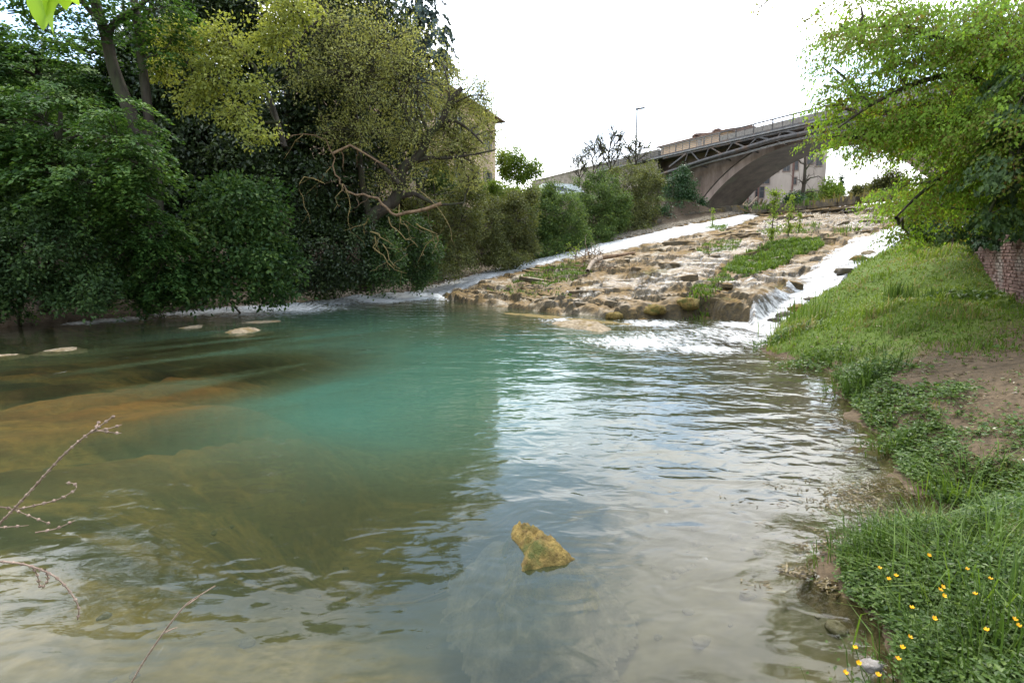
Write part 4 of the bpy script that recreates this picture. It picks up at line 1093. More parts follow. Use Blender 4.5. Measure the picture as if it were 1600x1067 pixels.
tree('evergreen_tree', 'tall dark evergreen filling the gap left of the olive oak', 'tree', LB(450, 30),
     [(450, 160, 28, 75, 110), (440, 20, 28, 85, 95), (505, 270, 28, 70, 100), (395, 290, 26, 60, 80), (520, 120, 29, 60, 120), (560, 20, 31, 60, 80), (590, 200, 32, 50, 110), (600, 80, 32, 45, 70), (640, 220, 33, 30, 50)],
     1350, 55, 'blob', 0.21, 'ivy', 0.3, spread=0.75, group=GW)
tree('evergreen_tree', 'dark ivy covered tree behind the forked trunk', 'tree', LB(310, 28),
     [(310, 240, 27, 85, 100), (330, 90, 28, 90, 90), (245, 140, 27, 70, 120), (240, 300, 26, 90, 80), (320, 0, 28, 70, 50)],
     1050, 52, 'blob', 0.22, 'ivy', 0.3, spread=0.75, group=GW)
tree('evergreen_tree', 'dark leafy tree at the top left corner with sky gaps', 'tree', LB(40, 27),
     [(60, 120, 25, 110, 60), (170, 90, 26, 60, 45), (-40, 90, 24, 70, 80), (30, 60, 25, 60, 30), (150, 160, 26, 70, 50)],
     420, 50, 'layer', 0.17, 'hornbeam', 0.25, spread=0.8, tone=-0.15, group=GW)
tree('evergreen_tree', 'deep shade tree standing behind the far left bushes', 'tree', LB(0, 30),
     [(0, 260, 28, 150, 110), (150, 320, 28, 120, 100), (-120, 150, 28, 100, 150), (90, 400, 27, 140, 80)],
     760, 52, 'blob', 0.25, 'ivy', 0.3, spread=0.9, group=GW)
Y0 = 20.5
tree('forked_tree', 'tree with two dark bare trunks leaning to the upper left', 'tree', (*LB(247, Y0), gz(*LB(247, Y0))),
     [(130, 5, 20, 90, 35), (235, 15, 20, 60, 30), (100, 60, 20.5, 70, 25), (260, 75, 20.5, 40, 30), (50, -20, 19, 90, 40)], 150, 46, 'layer', 0.13, 'hornbeam', 0.1, spread=0.6, tone=-0.1,
     paths=[(px_path([(247, 440), (243, 330), (236, 250), (205, 180), (178, 110), (165, 55), (140, -20), (120, -80)], Y0), .30, .13),
            (px_path([(238, 265), (232, 180), (222, 100), (214, 30), (200, -60)], Y0 + .3), .19, .11), (px_path([(168, 58), (180, 35), (215, 12), (260, -30)], Y0), .13, .06),
            (px_path([(160, 40), (130, 5), (100, -30)], Y0 - .2), .11, .05), (px_path([(60, 45), (30, 20), (12, 18)], Y0), .05, .02), (px_path([(140, -20), (90, 20), (50, 18), (12, 22)], Y0), .07, .02)], group=GW)
tree('young_oak_tree', 'oak with bright yellow green leaf clusters hanging before the dark evergreens', 'tree', (*LB(480, 24.5), gz(*LB(480, 24.5))),
     [(270, 60, 21, 38, 32), (330, 120, 21, 50, 36), (372, 178, 21, 46, 26), (408, 212, 20.5, 34, 18), (345, 65, 21.5, 55, 36), (430, 60, 22, 40, 46), (460, 15, 22, 60, 30), (300, 155, 21, 32, 26), (250, 110, 21.5, 26, 22), (400, 140, 21, 36, 24)],
     330, 30, 'blob', 0.13, 'oak', 0.1, spread=0.42, shell=0.2, twig_frac=0.5,
     paths=[(px_path([(480, 455), (474, 380), (462, 300), (448, 200), (452, 110), (440, 20), (430, -60)], 27), .16, .08),
            (px_path([(445, 230), (420, 150), (385, 90), (330, 70), (270, 50)], 22.5), .10, .03), (px_path([(450, 100), (470, 60), (500, 30)], 23), .09, .03), (px_path([(440, 190), (400, 190), (360, 160), (310, 140)], 22), .07, .02)], group=GW)
YM = 27.0
Z = lambda pts, r0, r1, Y=YM: (px_path(pts, Y), r0, r1)
tree('olive_oak_tree', 'large olive green oak with crooked dark trunk leaning over the white water', 'tree', (*LB(572, YM), gz(*LB(572, YM))),
     [(560, 120, 26, 85, 85), (640, 130, 27, 70, 90), (712, 170, 28, 52, 65), (752, 155, 28, 28, 42), (590, 70, 26, 60, 50), (520, 40, 26, 60, 50), (650, 220, 27, 70, 45), (715, 240, 27.5, 52, 38), (560, 205, 26, 70, 36), (625, 290, 27, 55, 26), (735, 285, 27.5, 30, 25), (700, 110, 28, 30, 30), (470, 110, 25.5, 40, 50), (725, 215, 30, 46, 50), (690, 250, 29, 40, 40), (755, 195, 29, 22, 30), (740, 270, 30, 28, 30), (765, 205, 28.5, 22, 36), (720, 230, 28, 50, 40), (700, 200, 27.5, 40, 40)],
     1450, 22, 'blob', 0.105, 'oak_olive', 0.12, spread=0.5, shell=0.15, twig_frac=0.7, twig_r=0.022,
     paths=[Z([(572, 455), (574, 390), (578, 344), (600, 325), (617, 312), (624, 288), (630, 263), (648, 250), (660, 236), (671, 212), (690, 190), (702, 160), (722, 138)], .34, .10),
            Z([(648, 252), (672, 247), (700, 247), (738, 242), (775, 234)], .13, .03), Z([(617, 312), (645, 303), (665, 312), (690, 320), (725, 317)], .14, .04),
            Z([(660, 236), (640, 190), (622, 150), (610, 90), (600, 30)], .13, .03), Z([(690, 190), (712, 190), (735, 205), (755, 225)], .10, .03),
            Z([(624, 288), (600, 262), (572, 240), (545, 226), (510, 205)], .12, .04, YM - .5), Z([(578, 344), (565, 280), (558, 200), (548, 120), (540, 40)], .18, .04, YM + .6),
            Z([(702, 160), (700, 130), (690, 95)], .07, .02), Z([(702, 165), (735, 150), (760, 150)], .06, .015), Z([(671, 212), (655, 170), (650, 110), (655, 60)], .09, .02)], group=GW)
def dead_limb():
    t = thing('dead_branches', 'crooked bare ochre branches hanging from the olive oak over the river', 'branches', at(570, 305, 26.2))
    segs = [([(690, 321), (650, 331), (622, 337), (602, 324), (588, 310), (570, 306), (541, 299), (536, 287), (521, 274), (520, 245), (505, 218), (470, 208), (440, 216)], .13, .02),
            ([(521, 240), (545, 228), (575, 242), (602, 258)], .10, .06), ([(608, 340), (612, 355), (625, 365), (642, 378), (652, 388)], .05, .02), ([(622, 337), (624, 322), (619, 325)], .035, .02),
            ([(622, 337), (626, 352), (638, 352), (636, 346)], .035, .015), ([(578, 362), (590, 368), (605, 376), (616, 382)], .05, .02), ([(583, 370), (586, 386), (598, 400), (612, 414), (622, 420), (636, 430)], .055, .015),
            ([(600, 382), (606, 396), (617, 416), (624, 411)], .04, .012), ([(650, 352), (665, 360), (680, 367), (668, 384), (651, 408)], .05, .015), ([(680, 367), (686, 375), (679, 389)], .035, .012),
            ([(541, 299), (546, 322), (543, 340), (549, 360)], .035, .012), ([(536, 287), (530, 310), (528, 332)], .03, .01), ([(470, 208), (455, 228), (446, 250)], .03, .01), ([(505, 285), (478, 276), (470, 295), (482, 325), (492, 350)], .045, .012),
            ([(575, 344), (566, 352), (566, 372)], .05, .03), ([(520, 262), (500, 280), (476, 300), (462, 330)], .03, .01), ([(660, 300), (690, 330), (706, 360), (712, 385)], .03, .01)]
    for pts, r0, r1 in segs:
        p = np.array([at(q[0], q[1], 25.4) for q in pts]); p = np.array([p[int(i)] * (1 - i % 1) + p[min(int(i) + 1, len(p) - 1)] * (i % 1) for i in np.arange(0, len(p) - .99, .5)]); r0, r1 = r0 * .62, r1 * .6; p[:, 1] += np.linspace(0, rng.uniform(-.6, .6), len(p))
        p += rng.normal(0, .055, p.shape)
        mb = MB(); mb.tube(p, np.linspace(r0, r1, len(p)), 6)
        for k in range(1, len(p) - 1, 2):
            e = p[k] + rng.normal(0, .45, 3) + np.array([0, 0, -.3]); mb.tube(limb(p[k], e, 0, .12, 5), np.linspace(r1, .006, 5), 4, cap=False)
        mb.build('branch', MAT['twig_pale' if r0 < .06 else 'bark_red'], t, smooth=True)
dead_limb()
tree('conifer_tree', 'tall dark blue green conifer rising behind the oak against the sky', 'tree', (*LB(655, 42)[:2], 8.0),
     [(650, 20, 40, 30, 30), (686, 50, 40, 18, 34), (668, 90, 40, 36, 34), (694, 100, 40, 18, 30), (640, 60, 40, 24, 40), (664, -30, 40, 24, 30), (650, 140, 40, 50, 40)], 400, 26, 'hang', 0.24, 'conifer', .2, spread=.7, droop=.8, shell=.2,
     paths=[(px_path([(655, 330), (653, 150), (652, 40), (653, -80)], 40.5), .4, .1)], group=GW)
for lab, px, lob, mat, n, sty, sz, Y in (
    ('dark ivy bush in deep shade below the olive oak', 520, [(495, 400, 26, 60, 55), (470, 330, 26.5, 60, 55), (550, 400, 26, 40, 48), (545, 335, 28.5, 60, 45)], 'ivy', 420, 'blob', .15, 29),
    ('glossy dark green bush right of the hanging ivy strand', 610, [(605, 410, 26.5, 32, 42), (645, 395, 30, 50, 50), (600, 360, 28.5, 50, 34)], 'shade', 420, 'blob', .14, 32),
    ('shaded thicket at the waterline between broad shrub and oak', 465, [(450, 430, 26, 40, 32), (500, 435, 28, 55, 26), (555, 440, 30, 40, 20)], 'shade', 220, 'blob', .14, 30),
    ('olive brown thicket with thin bare twigs at the foot of the house', 690, [(670, 360, 35, 45, 60), (690, 425, 33.5, 44, 14), (640, 430, 32, 30, 14), (720, 345, 36, 40, 62), (700, 400, 35, 50, 36)], 'hedge_brown', 560, 'blob', .13, 37),
    ('bushy green shrub with a reddish leaf tuft beside the narrow chute', 790, [(770, 350, 39, 38, 44), (790, 405, 37.5, 40, 14), (805, 345, 40, 36, 50), (765, 395, 38, 40, 24), (815, 390, 40, 26, 22)], 'hedge_brown', 560, 'blob', .14, 41),
    ('rounded mid green bush overhanging the left chute', 868, [(868, 325, 44, 44, 36), (850, 392, 42.5, 40, 14), (900, 382, 44, 30, 12), (845, 355, 43.5, 34, 30), (895, 360, 45, 28, 30), (870, 375, 44, 38, 18)], 'hedge', 520, 'blob', .14, 46),
    ('second rounded bush, between the mid green bush and the pale thicket', 938, [(935, 310, 49, 34, 28), (935, 368, 47.5, 30, 14), (925, 345, 48.5, 36, 30), (962, 335, 50, 26, 34), (940, 285, 50, 30, 16)], 'hedge', 460, 'blob', .15, 51),
    ('pale brownish thicket left of the dark laurel', 990, [(985, 290, 54, 34, 32), (990, 358, 52, 40, 12), (1010, 315, 55, 26, 34), (985, 335, 53, 36, 22), (1018, 275, 56, 18, 18)], 'hedge_brown', 460, 'blob', .16, 56),
    ('round dark laurel bush against the left foot of the arch', 1064, [(1062, 298, 60, 28, 28), (1060, 330, 58.5, 34, 14), (1030, 338, 56.5, 24, 14), (1092, 328, 60, 14, 14), (1050, 318, 60, 20, 20), (1080, 315, 61, 14, 18)], 'hedge_dark', 380, 'blob', .17, 62),
    ('low bramble mound below the small bright tree', 790, [(780, 305, 47, 40, 14), (835, 306, 50, 44, 12), (750, 300, 46, 30, 16)], 'bright', 300, 'blob', .14, 49),
    ('ivy bank at the base of the tan house wall', 720, [(705, 300, 41, 36, 18), (690, 285, 41, 25, 25)], 'hedge', 240, 'blob', .14, 43)):
    lob = lob + [(l[0] + rng.uniform(-.9, .9) * l[3], l[1] - rng.uniform(.5, 1.05) * l[4], l[2], l[3] * rng.uniform(.18, .4), l[4] * rng.uniform(.2, .5)) for l in lob for _ in range(2)]
    shrub('shrub', lab, LB(px, Y), lob, n, 46, sty, sz, mat, spread=.5 * sz / .14, group=GW, twig_frac=.3, twig_r=.022)
shrub('small_tree', 'small bright green tree on the mound between house and ramp wall', (*LB(812, 60), 8.2),
      [(800, 250, 58, 22, 22), (836, 262, 58, 20, 14), (786, 262, 58, 13, 26), (812, 275, 58, 26, 18)], 260, 30, 'blob', .2, 'bright', spread=.6, shell=.2, cat='tree', trunk_r=.12, twig_frac=.6)
def ivy_strand():
    t = thing('ivy_strand', 'single strand of ivy hanging straight down to the rocks under the oak', 'ivy', at(576, 360, 26.5))
    p = px_path([(574, 352), (576, 380), (574, 410), (577, 452)], 26.5)
    mb = MB(); mb.tube(p, .03, 5); mb.build('stem', MAT['bark'], t)
    n = 420; C = p[rng.integers(0, len(p), n)] + rng.normal(0, 1, (n, 3)) * np.array([.12, .12, .18]); mb = MB()
    add_leaves(mb, C, rand_unit(n) + np.array([0, 0, -.6]), rand_unit(n) + np.array([0, -1, .5]), .13, .1, rng.uniform(.3, 1, n)); mb.build('foliage', MAT['nettle'], t)
ivy_strand()
def fallen_branches():
    t = thing('fallen_branches', 'tangle of grey bare branches at the waterline under the broad leaved shrub', 'branches', W(310, 488))
    for k in range(16):
        a = W(235 + 14 * k + rng.uniform(-8, 8), 486 - 1.2 * k, .05); a[1] += .3
        b = a + np.array([rng.uniform(-2.2, 1.8), rng.uniform(-.9, .3), rng.uniform(.2, 1.3)])
        mb = MB(); p = limb(a, b, .08, .1, 8); mb.tube(p, np.linspace(.045, .012, 8), 5)
        mb.build('branch', MAT['driftwood' if k % 3 == 0 else 'bark'], t, smooth=True)
fallen_branches()

def bare_tree(label, px, base_py, top_py, Y, spread, n1=7, leafy=0):
    b = at(px, base_py, Y); zt = at(px, top_py, Y)[2]; Ht = zt - b[2]
    t = thing('bare_tree', label, 'tree', b, 'bare trees beside the road ramp')
    mb = MB(); tr = limb(b - np.array([0, 0, .6]), b + np.array([rng.uniform(-.3, .3), 0, Ht * .8]), 0, .05, 9)
    mb.tube(tr, np.linspace(.024 * Ht, .04, 9), 6); tw = MB(); ends = []
    def grow(p, d, L, r, lv):
        q = p + d * L
        path = limb(p, q, .04, .08, 5); tw.tube(path, np.linspace(r, r * .65, 5), 4 if lv < 2 else 3, cap=False)
        if lv == 3: ends.append(q); return
        for k in range(5 if lv < 2 else 6):
            f = rng.uniform(.35, 1); nd_ = norm(d + rng.normal(0, .55, 3) + np.array([0, 0, .15])); grow(p + (q - p) * f, nd_, L * rng.uniform(.5, .8), r * .66, lv + 1)
    for k in range(n1):
        f = .25 + .7 * k / n1; a = k * 2.4 + rng.uniform(0, 1)
        d = norm(np.array([math.cos(a) * spread, math.sin(a) * spread, rng.uniform(.6, 1.2)])); grow(tr[int(f * 8)], d, Ht * .36 * (1.1 - .5 * f), .014 * Ht, 1)
    mb.build('trunk', MAT['bark'], t, smooth=True); tw.build('twigs', MAT['bark'], t)
    if leafy:
        E_ = np.array(ends); n = leafy; C = E_[rng.integers(0, len(E_), n)] + rng.normal(0, .15, (n, 3)); mb = MB()
        add_leaves(mb, C, rand_unit(n), rand_unit(n), .2, .13, rng.uniform(0, .8, n)); mb.build('crown', MAT['hedge_brown'], t)
bare_tree('bare leafless tree nearest the stone ramp wall, leftmost of the thin bare trees', 905, 285, 232, 66, .8, 6, 120)
bare_tree('tallest bare tree of the group on the ramp, left of the street lamp', 955, 275, 196, 66, .7, 9, 260)
bare_tree('bare twiggy tree between the tallest bare tree and the street lamp', 925, 280, 212, 68, .7, 8, 160)
bare_tree('bare tree with brownish buds right beside the street lamp', 992, 268, 205, 64, .8, 9, 300)

# ------------------------------------------------------------------ beyond the bridge
def px_tree(label, name, px, py, Y, rx, rz, mat, n, sz, zb=6.4, sty='blob', cat='shrub', **kw):
    shrub(name, label, (*LB(px, Y), zb), [(px, py, Y, rx, rz), (px - rx * .6, py + rz * .4, Y, rx * .6, rz * .7), (px + rx * .6, py + rz * .3, Y - 1, rx * .6, rz * .7)], n, 36, sty, sz, mat, spread=sz * 3.2, cat=cat, **kw)
px_tree('yellowish shrub at the right corner of the beige building', 'shrub', 1296, 298, 74, 12, 18, 'bright', 120, .26)
px_tree('brownish bush on the crest right of the little cypress', 'shrub', 1352, 300, 60, 22, 12, 'hedge_brown', 160, .2)
px_tree('brown green bush on the crest below the overhanging tree', 'shrub', 1392, 288, 56, 26, 22, 'hedge_brown', 220, .2)
px_tree('small dark bush at the foot of the beige building', 'shrub', 1240, 312, 70, 12, 9, 'hedge_dark', 120, .22)
px_tree('mossy bush under the arch beside the left spillway', 'shrub', 1176, 326, 68, 10, 7, 'hedge_dark', 100, .22)
px_tree('light green bush right of the bare tree under the arch', 'shrub', 1262, 308, 72, 8, 8, 'hedge', 70, .22)
tree('cypress_tree', 'small dark cypress standing alone in the bright gap under the arch', 'tree', (*LB(1314, 84), 6.4), [(1314, 296, 84, 3.2, 14), (1314, 282, 84, 2, 12), (1315, 304, 84, 4.2, 10)], 90, 24, 'blob', .22, 'hedge_dark', .08, spread=.35)
def arch_tree():
    b = at(1253, 318, 70); t = thing('bare_tree', 'tall bare tree with ivy foot before the beige building under the arch', 'tree', b)
    mb = MB(); tr = px_path([(1252, 320), (1256, 290), (1258, 260), (1258, 225)], 70); mb.tube(tr, np.linspace(.28, .1, len(tr)), 7)
    for a, q in (((1256, 296), (1264, 272)), ((1258, 285), (1285, 276)), ((1257, 302), (1283, 300)), ((1258, 260), (1240, 248)), ((1258, 268), (1272, 250)), ((1256, 290), (1245, 280))):
        p = limb(at(*a, 70), at(*q, 69.5), .1, .06, 7); mb.tube(p, np.linspace(.11, .02, 7), 5)
        for k in range(5):
            e = p[rng.integers(2, 7)]; mb.tube(limb(e, e + rng.normal(0, .9, 3), 0, .1, 4), np.linspace(.03, .01, 4), 3, cap=False)
    mb.build('trunk', MAT['bark'], t, smooth=True)
arch_tree()
def spill_debris():
    t = thing('driftwood_heap', 'heap of dark stakes and planks jammed beside the spillway under the arch', 'driftwood', W(1182, 331, 6.4))
    c = W(1184, 328, 6.6)
    for k in range(14):
        a = c + rng.normal(0, .8, 3) * np.array([1, .6, .3]); b = a + np.array([rng.uniform(-1, 1), rng.uniform(-.5, .5), rng.uniform(.1, 1.1)])
        mb = MB(); mb.beam(a, b, .14 + .1 * rng.random()); mb.build('stake', MAT['dark_stone' if k % 3 else 'driftwood'], t)
spill_debris()

# ------------------------------------------------------------------ overhanging tree and ivy on the right
YR = 11.0
tree('maple_tree', 'spring green tree overhanging the grass with long drooping reddish tipped sprays', 'tree', (14.2, 11.2, gz(14.2, 11.2)),
     [(1335, 60, 11.4, 46, 40), (1400, 115, 11.2, 66, 52), (1325, 150, 11.6, 40, 34), (1470, 60, 11, 90, 60), (1565, 60, 10.5, 90, 80), (1480, 190, 11, 90, 56), (1585, 200, 10, 90, 90), (1400, 205, 11.3, 80, 36), (1335, 205, 11.6, 36, 22), (1490, 285, 11.5, 80, 46), (1585, 310, 10.5, 60, 50), (1440, 325, 12.3, 48, 30), (1545, 250, 11, 70, 60), (1400, 300, 13, 30, 30), (1640, 120, 11, 100, 120), (1390, 30, 11.5, 60, 40), (1300, 105, 11.6, 22, 12), (1288, 165, 11.8, 16, 9), (1312, 40, 11.4, 24, 12), (1345, 10, 11.4, 30, 14), (1300, 215, 11.8, 18, 9), (1318, 190, 11.6, 22, 10), (1420, 370, 12.4, 22, 12)],
     2050, 34, 'hang', 0.064, 'maple', .1, spread=.75, droop=.42, shell=.2, twig_frac=.35, twig_r=.008,
     paths=[(limb((14.2, 11.2, 1.2), at(1720, 60, 11.2), 0, .04, 9), .3, .2), (px_path([(1720, 120), (1600, 160), (1530, 128), (1480, 118), (1420, 135), (1360, 165), (1310, 200)], YR), .10, .015),
            (px_path([(1720, 60), (1620, 70), (1540, 85), (1470, 60), (1400, 40), (1330, 50)], 11.3), .10, .015), (px_path([(1720, 160), (1620, 210), (1540, 240), (1480, 270), (1430, 310), (1400, 340)], 11.2), .09, .012),
            (px_path([(1600, 160), (1540, 180), (1480, 190), (1400, 200), (1340, 215)], 11.2), .05, .01), (px_path([(1720, 200), (1650, 270), (1590, 310), (1530, 330)], 10.8), .07, .015)])
shrub('ivy', 'dark ivy spilling over the top of the brick wall', (13.2, 14.2, 1.9), [(1575, 335, 12.5, 50, 30), (1552, 362, 14, 18, 22), (1610, 335, 11.5, 40, 26), (1530, 345, 15, 40, 24)], 330, 40, 'hang', .10, 'hedge_dark', spread=.35, cat='ivy')
shrub('shrub', 'green bush at the far end of the grass left of the brick wall', (16.5, 20.5, gz(16.5, 20.5)), [(1500, 345, 19.5, 50, 26), (1455, 350, 21, 36, 22), (1535, 390, 16.5, 14, 12)], 300, 40, 'blob', .11, 'hedge', spread=.35)
shrub('shrub', 'thin reddish brown dry bush beside the leaning stick on the grass', (15.5, 22, gz(15.5, 22)), [(1470, 380, 21, 30, 12), (1500, 378, 20.5, 26, 12)], 120, 36, 'hang', .10, 'grass_dry', spread=.3)
mb = MB(); p = at(1487, 386, 18.5); mb.tube(limb(np.array([p[0], p[1], gz(p[0], p[1]) - .05]), at(1489, 358, 18.5), 0, .04, 6), np.linspace(.035, .018, 6), 6)
tag(mb.build('stick', MAT['bark'], None), 'thin dark stick standing in the grass before the dry bush', 'stick')
def top_twig():
    t = thing('hanging_twig', 'thin twig with tiny leaves dangling into the top of the white sky', 'twig', at(1200, -10, 6))
    mb = MB(); p = px_path([(1240, -60), (1215, -15), (1190, 10), (1183, 14)], 6); mb.tube(p, .006, 4)
    for k in range(5): mb.tube(limb(p[4 + k % 4], p[4 + k % 4] + rng.normal(0, .09, 3) + np.array([0, 0, -.02]), 0, .1, 4), .004, 3)
    mb.build('stem', MAT['bark'], t); n = 26; C = p[rng.integers(2, len(p), n)] + rng.normal(0, .05, (n, 3)); mb = MB()
    add_leaves(mb, C, rand_unit(n), rand_unit(n), .04, .022, rng.random(n)); mb.build('foliage', MAT['maple'], t)
    t2 = thing('hanging_twig', 'leafy twig tip left of the overhanging tree, below the top edge', 'twig', at(1262, 30, 9))
    mb = MB(); p = px_path([(1340, -30), (1300, 5), (1270, 25), (1258, 34)], 9); mb.tube(p, .008, 4); mb.build('stem', MAT['bark'], t2)
    n = 60; C = p[rng.integers(3, len(p), n)] + rng.normal(0, .09, (n, 3)); mb = MB(); add_leaves(mb, C, rand_unit(n), rand_unit(n), .07, .035, rng.random(n)); mb.build('foliage', MAT['maple'], t2)
top_twig()

tree('added_shade_tree', 'added dark foliage among the overhanging sprays, standing in for their shaded right side', 'tree', (19.5, 17.5, gz(19.5, 17.5)), [(1560, 200, 16, 90, 130), (1500, 300, 16.5, 60, 60), (1600, 330, 15, 60, 40), (1585, 255, 9.5, 48, 66), (1545, 335, 10, 52, 26), (1605, 140, 9.6, 40, 60), (1590, 60, 16, 90, 90), (1680, 150, 16, 90, 180)], 900, 46, 'hang', .095, 'shade', .2, spread=.6, droop=.5)  # added tree: its dark leaves stand in for shade in the maple's right side
# ------------------------------------------------------------------ rocks
def rock_from_outline(name, label, outline, h, mat, cat='rock', group=None, under=0.25, z0=0.0, grow=0.0, jag=0.25, res=46):
    """a rock whose waterline follows the outline; it bulges up by h and goes on below the water"""
    poly = np.array([W(px, py, z0)[:2] for px, py in outline]); c = poly.mean(0)
    lo, hi = poly.min(0) - grow - .3 * (hi_ := (poly.max(0) - poly.min(0)).max()), poly.max(0) + grow + .3 * hi_
    gx, gy = np.linspace(lo[0], hi[0], res), np.linspace(lo[1], hi[1], res)
    P = np.stack(np.meshgrid(gx, gy), -1).reshape(-1, 2)
    sd = sdist(P, poly); sc = 0.5 * np.abs(sd).max() + 1e-3
    k = 8.0 / hi_
    e = sd + (fbm(P[:, 0] * k * 1.3, P[:, 1] * k * 1.3, 7, 4) - .5) * jag * hi_ * .35
    ins = np.clip(sd / (0.28 * hi_), 0, 1)
    z = np.where(e > 0, h * np.clip(e / (.12 * hi_), 0, 1) ** .6 * (.55 + .45 * ins), -under * np.clip(-e / (.25 * hi_), 0, 1) ** .8)
    z += (fbm(P[:, 0] * k * 2, P[:, 1] * k * 2, 11, 5) - .5) * h * .8 * np.clip(e / (.1 * hi_) + .2, 0, 1)
    z = z0 + z - 0.012
    i = np.arange(res - 1)[:, None] * res; j = np.arange(res - 1)[None]
    f = np.stack([i + j, i + j + 1, i + res + j + 1, i + res + j], -1).reshape(-1, 4)
    keep = e[f].max(1) > -.24 * hi_
    mb = MB(); mb.add(np.c_[P, z], f[keep]); return tag(mb.build(name, MAT[mat], None, smooth=True), label, cat, group)
def boulder(name, label, c, size, mat, cat='stone', group=None, seed=1, seg=22):
    u = np.linspace(0, 2 * math.pi, seg + 1)[:-1]; v = np.linspace(-math.pi / 2, math.pi / 2, seg // 2 + 2)
    U, V = np.meshgrid(u, v); d = np.stack([np.cos(U) * np.cos(V), np.sin(U) * np.cos(V), np.sin(V)], -1).reshape(-1, 3)
    r = 0.45 + .75 * fbm(d[:, 0] * 1.9 + seed * 3.1 + d[:, 2], d[:, 1] * 1.9 + d[:, 2] * 1.3, seed, 4) + .35 * (fbm(d[:, 0] * 5 + d[:, 2] * 3, d[:, 1] * 5 - d[:, 2] * 2, seed + 5, 3) - .4)
    p = np.sign(d) * np.abs(d) ** .8 * r[:, None] * np.asarray(size) + np.asarray(c)
    i = np.arange(len(v) - 1)[:, None] * seg; j = np.arange(seg)[None]; k = (j + 1) % seg
    mb = MB(); mb.add(p, np.stack([i + j, i + k, i + seg + k, i + seg + j], -1).reshape(-1, 4)); return tag(mb.build(name, MAT[mat], None, smooth=True), label, cat, group)
rock_from_outline('rock', 'angular ochre mossy rock standing out of the calm water in the middle', [(800, 824), (812, 821), (835, 830), (868, 846), (884, 862), (902, 873), (880, 882), (852, 886), (818, 893), (812, 884), (817, 866), (806, 848), (799, 838)], .13, 'mossy_rock', under=.30, jag=.2, res=70)
rock_from_outline('sunken_rock', 'broad pale rock under water around the ochre rock', [(760, 850), (800, 838), (880, 850), (925, 900), (905, 960), (840, 985), (790, 950), (765, 900)], .10, 'sunken', jag=.55, under=.35, z0=-.24, res=70)
rock_from_outline('flat_rock', 'long narrow ochre rock just breaking the surface near the far bank', [(372, 504), (400, 501), (440, 500), (444, 503), (400, 506)], .03, 'pale_slab', 'rock', under=.06)
rock_from_outline('flat_rock', 'largest pale flat rock in the brown shallows, nearer than the narrow ochre rock', [(348, 520), (370, 515), (398, 512), (408, 516), (380, 521)], .09, 'pale_slab', 'rock', under=.06)
rock_from_outline('flat_rock', 'small ochre rock left of the long narrow one', [(276, 513), (295, 510), (318, 508), (316, 512), (290, 514)], .05, 'pale_slab', 'rock', under=.06)
rock_from_outline('flat_rock', 'pale sliver of rock in the brown water at the left', [(62, 549), (95, 544), (122, 542), (122, 546), (90, 549)], .04, 'pale_slab', 'rock', under=.06)
rock_from_outline('flat_rock', 'thin pale rock edge at the left border of the picture', [(-20, 556), (0, 554), (34, 552), (30, 554), (0, 557)], .03, 'pale_slab', 'rock', under=.06)
rock_from_outline('rock_shelf', 'flat pale rock shelf in front of the mossy ledge', [(860, 505), (900, 502), (945, 507), (955, 515), (940, 520), (905, 514), (870, 509)], .16, 'pale_slab', 'rock', res=60)
rock_from_outline('rock_shelf', 'thin half drowned rock shelf along the foot of the ledge', [(775, 487), (850, 491), (930, 499), (1000, 506), (1000, 511), (920, 505), (840, 497), (780, 491)], .035, 'mossy_rock', 'rock', res=70)
q = W(1362, 1040, .08); boulder('rock', 'whitish stone at the water edge under the yellow flowers, bottom right', q, (.07, .04, .035), 'white_rock', 'rock', seed=4)
for i, (px, py, s, mat, lab) in enumerate((
    (1228, 472, .30, 'dark_stone', 'dark wet stone in the lower right chute, left of the brown slab'), (1252, 464, .45, 'mossy_rock', 'brown slab splitting the lower right chute'),
    (1268, 452, .26, 'dark_stone', 'dark stone just above the brown slab in the right chute'), (1228, 493, .22, 'dark_stone', 'dark stone at the very foot of the right chute'),
    (1321, 428, .40, 'dark_stone', 'dark jagged stone at the grassy edge halfway up the right chute'), (1344, 409, .40, 'mossy_rock', 'brownish stone in the right chute near its grassy edge'),
    (1357, 399, .34, 'pale_slab', 'pinkish stone highest in the right chute'), (1210, 483, .26, 'dark_stone', 'small dark stone on the left side of the right chute foot'),
    (1100, 452, .45, 'dark_stone', 'dark hollowed stone above the ledge on the rock slope'), (960, 489, .34, 'mossy_rock', 'mossy round stone at the foot of the ledge by the thin waterfall'),
    (1022, 489, .42, 'mossy_rock', 'bulging golden moss stone at the ledge foot, right of the thin waterfall'), (1075, 478, .46, 'mossy_rock', 'wide mossy stone at the right end of the ledge'),
    (890, 470, .30, 'mossy_rock', 'mossy lump on the ledge below the driftwood'))):
    c = onS(px, py) if not (950 < px < 1030 and py > 486) else W(px, py, .2)
    c[2] = max(gz(c[0], c[1]), .05) + s * .12
    boulder('stone', lab, c, (s, s * .75, s * .5), mat, 'stone', 'loose stones on the rock slope', seed=i + 11)

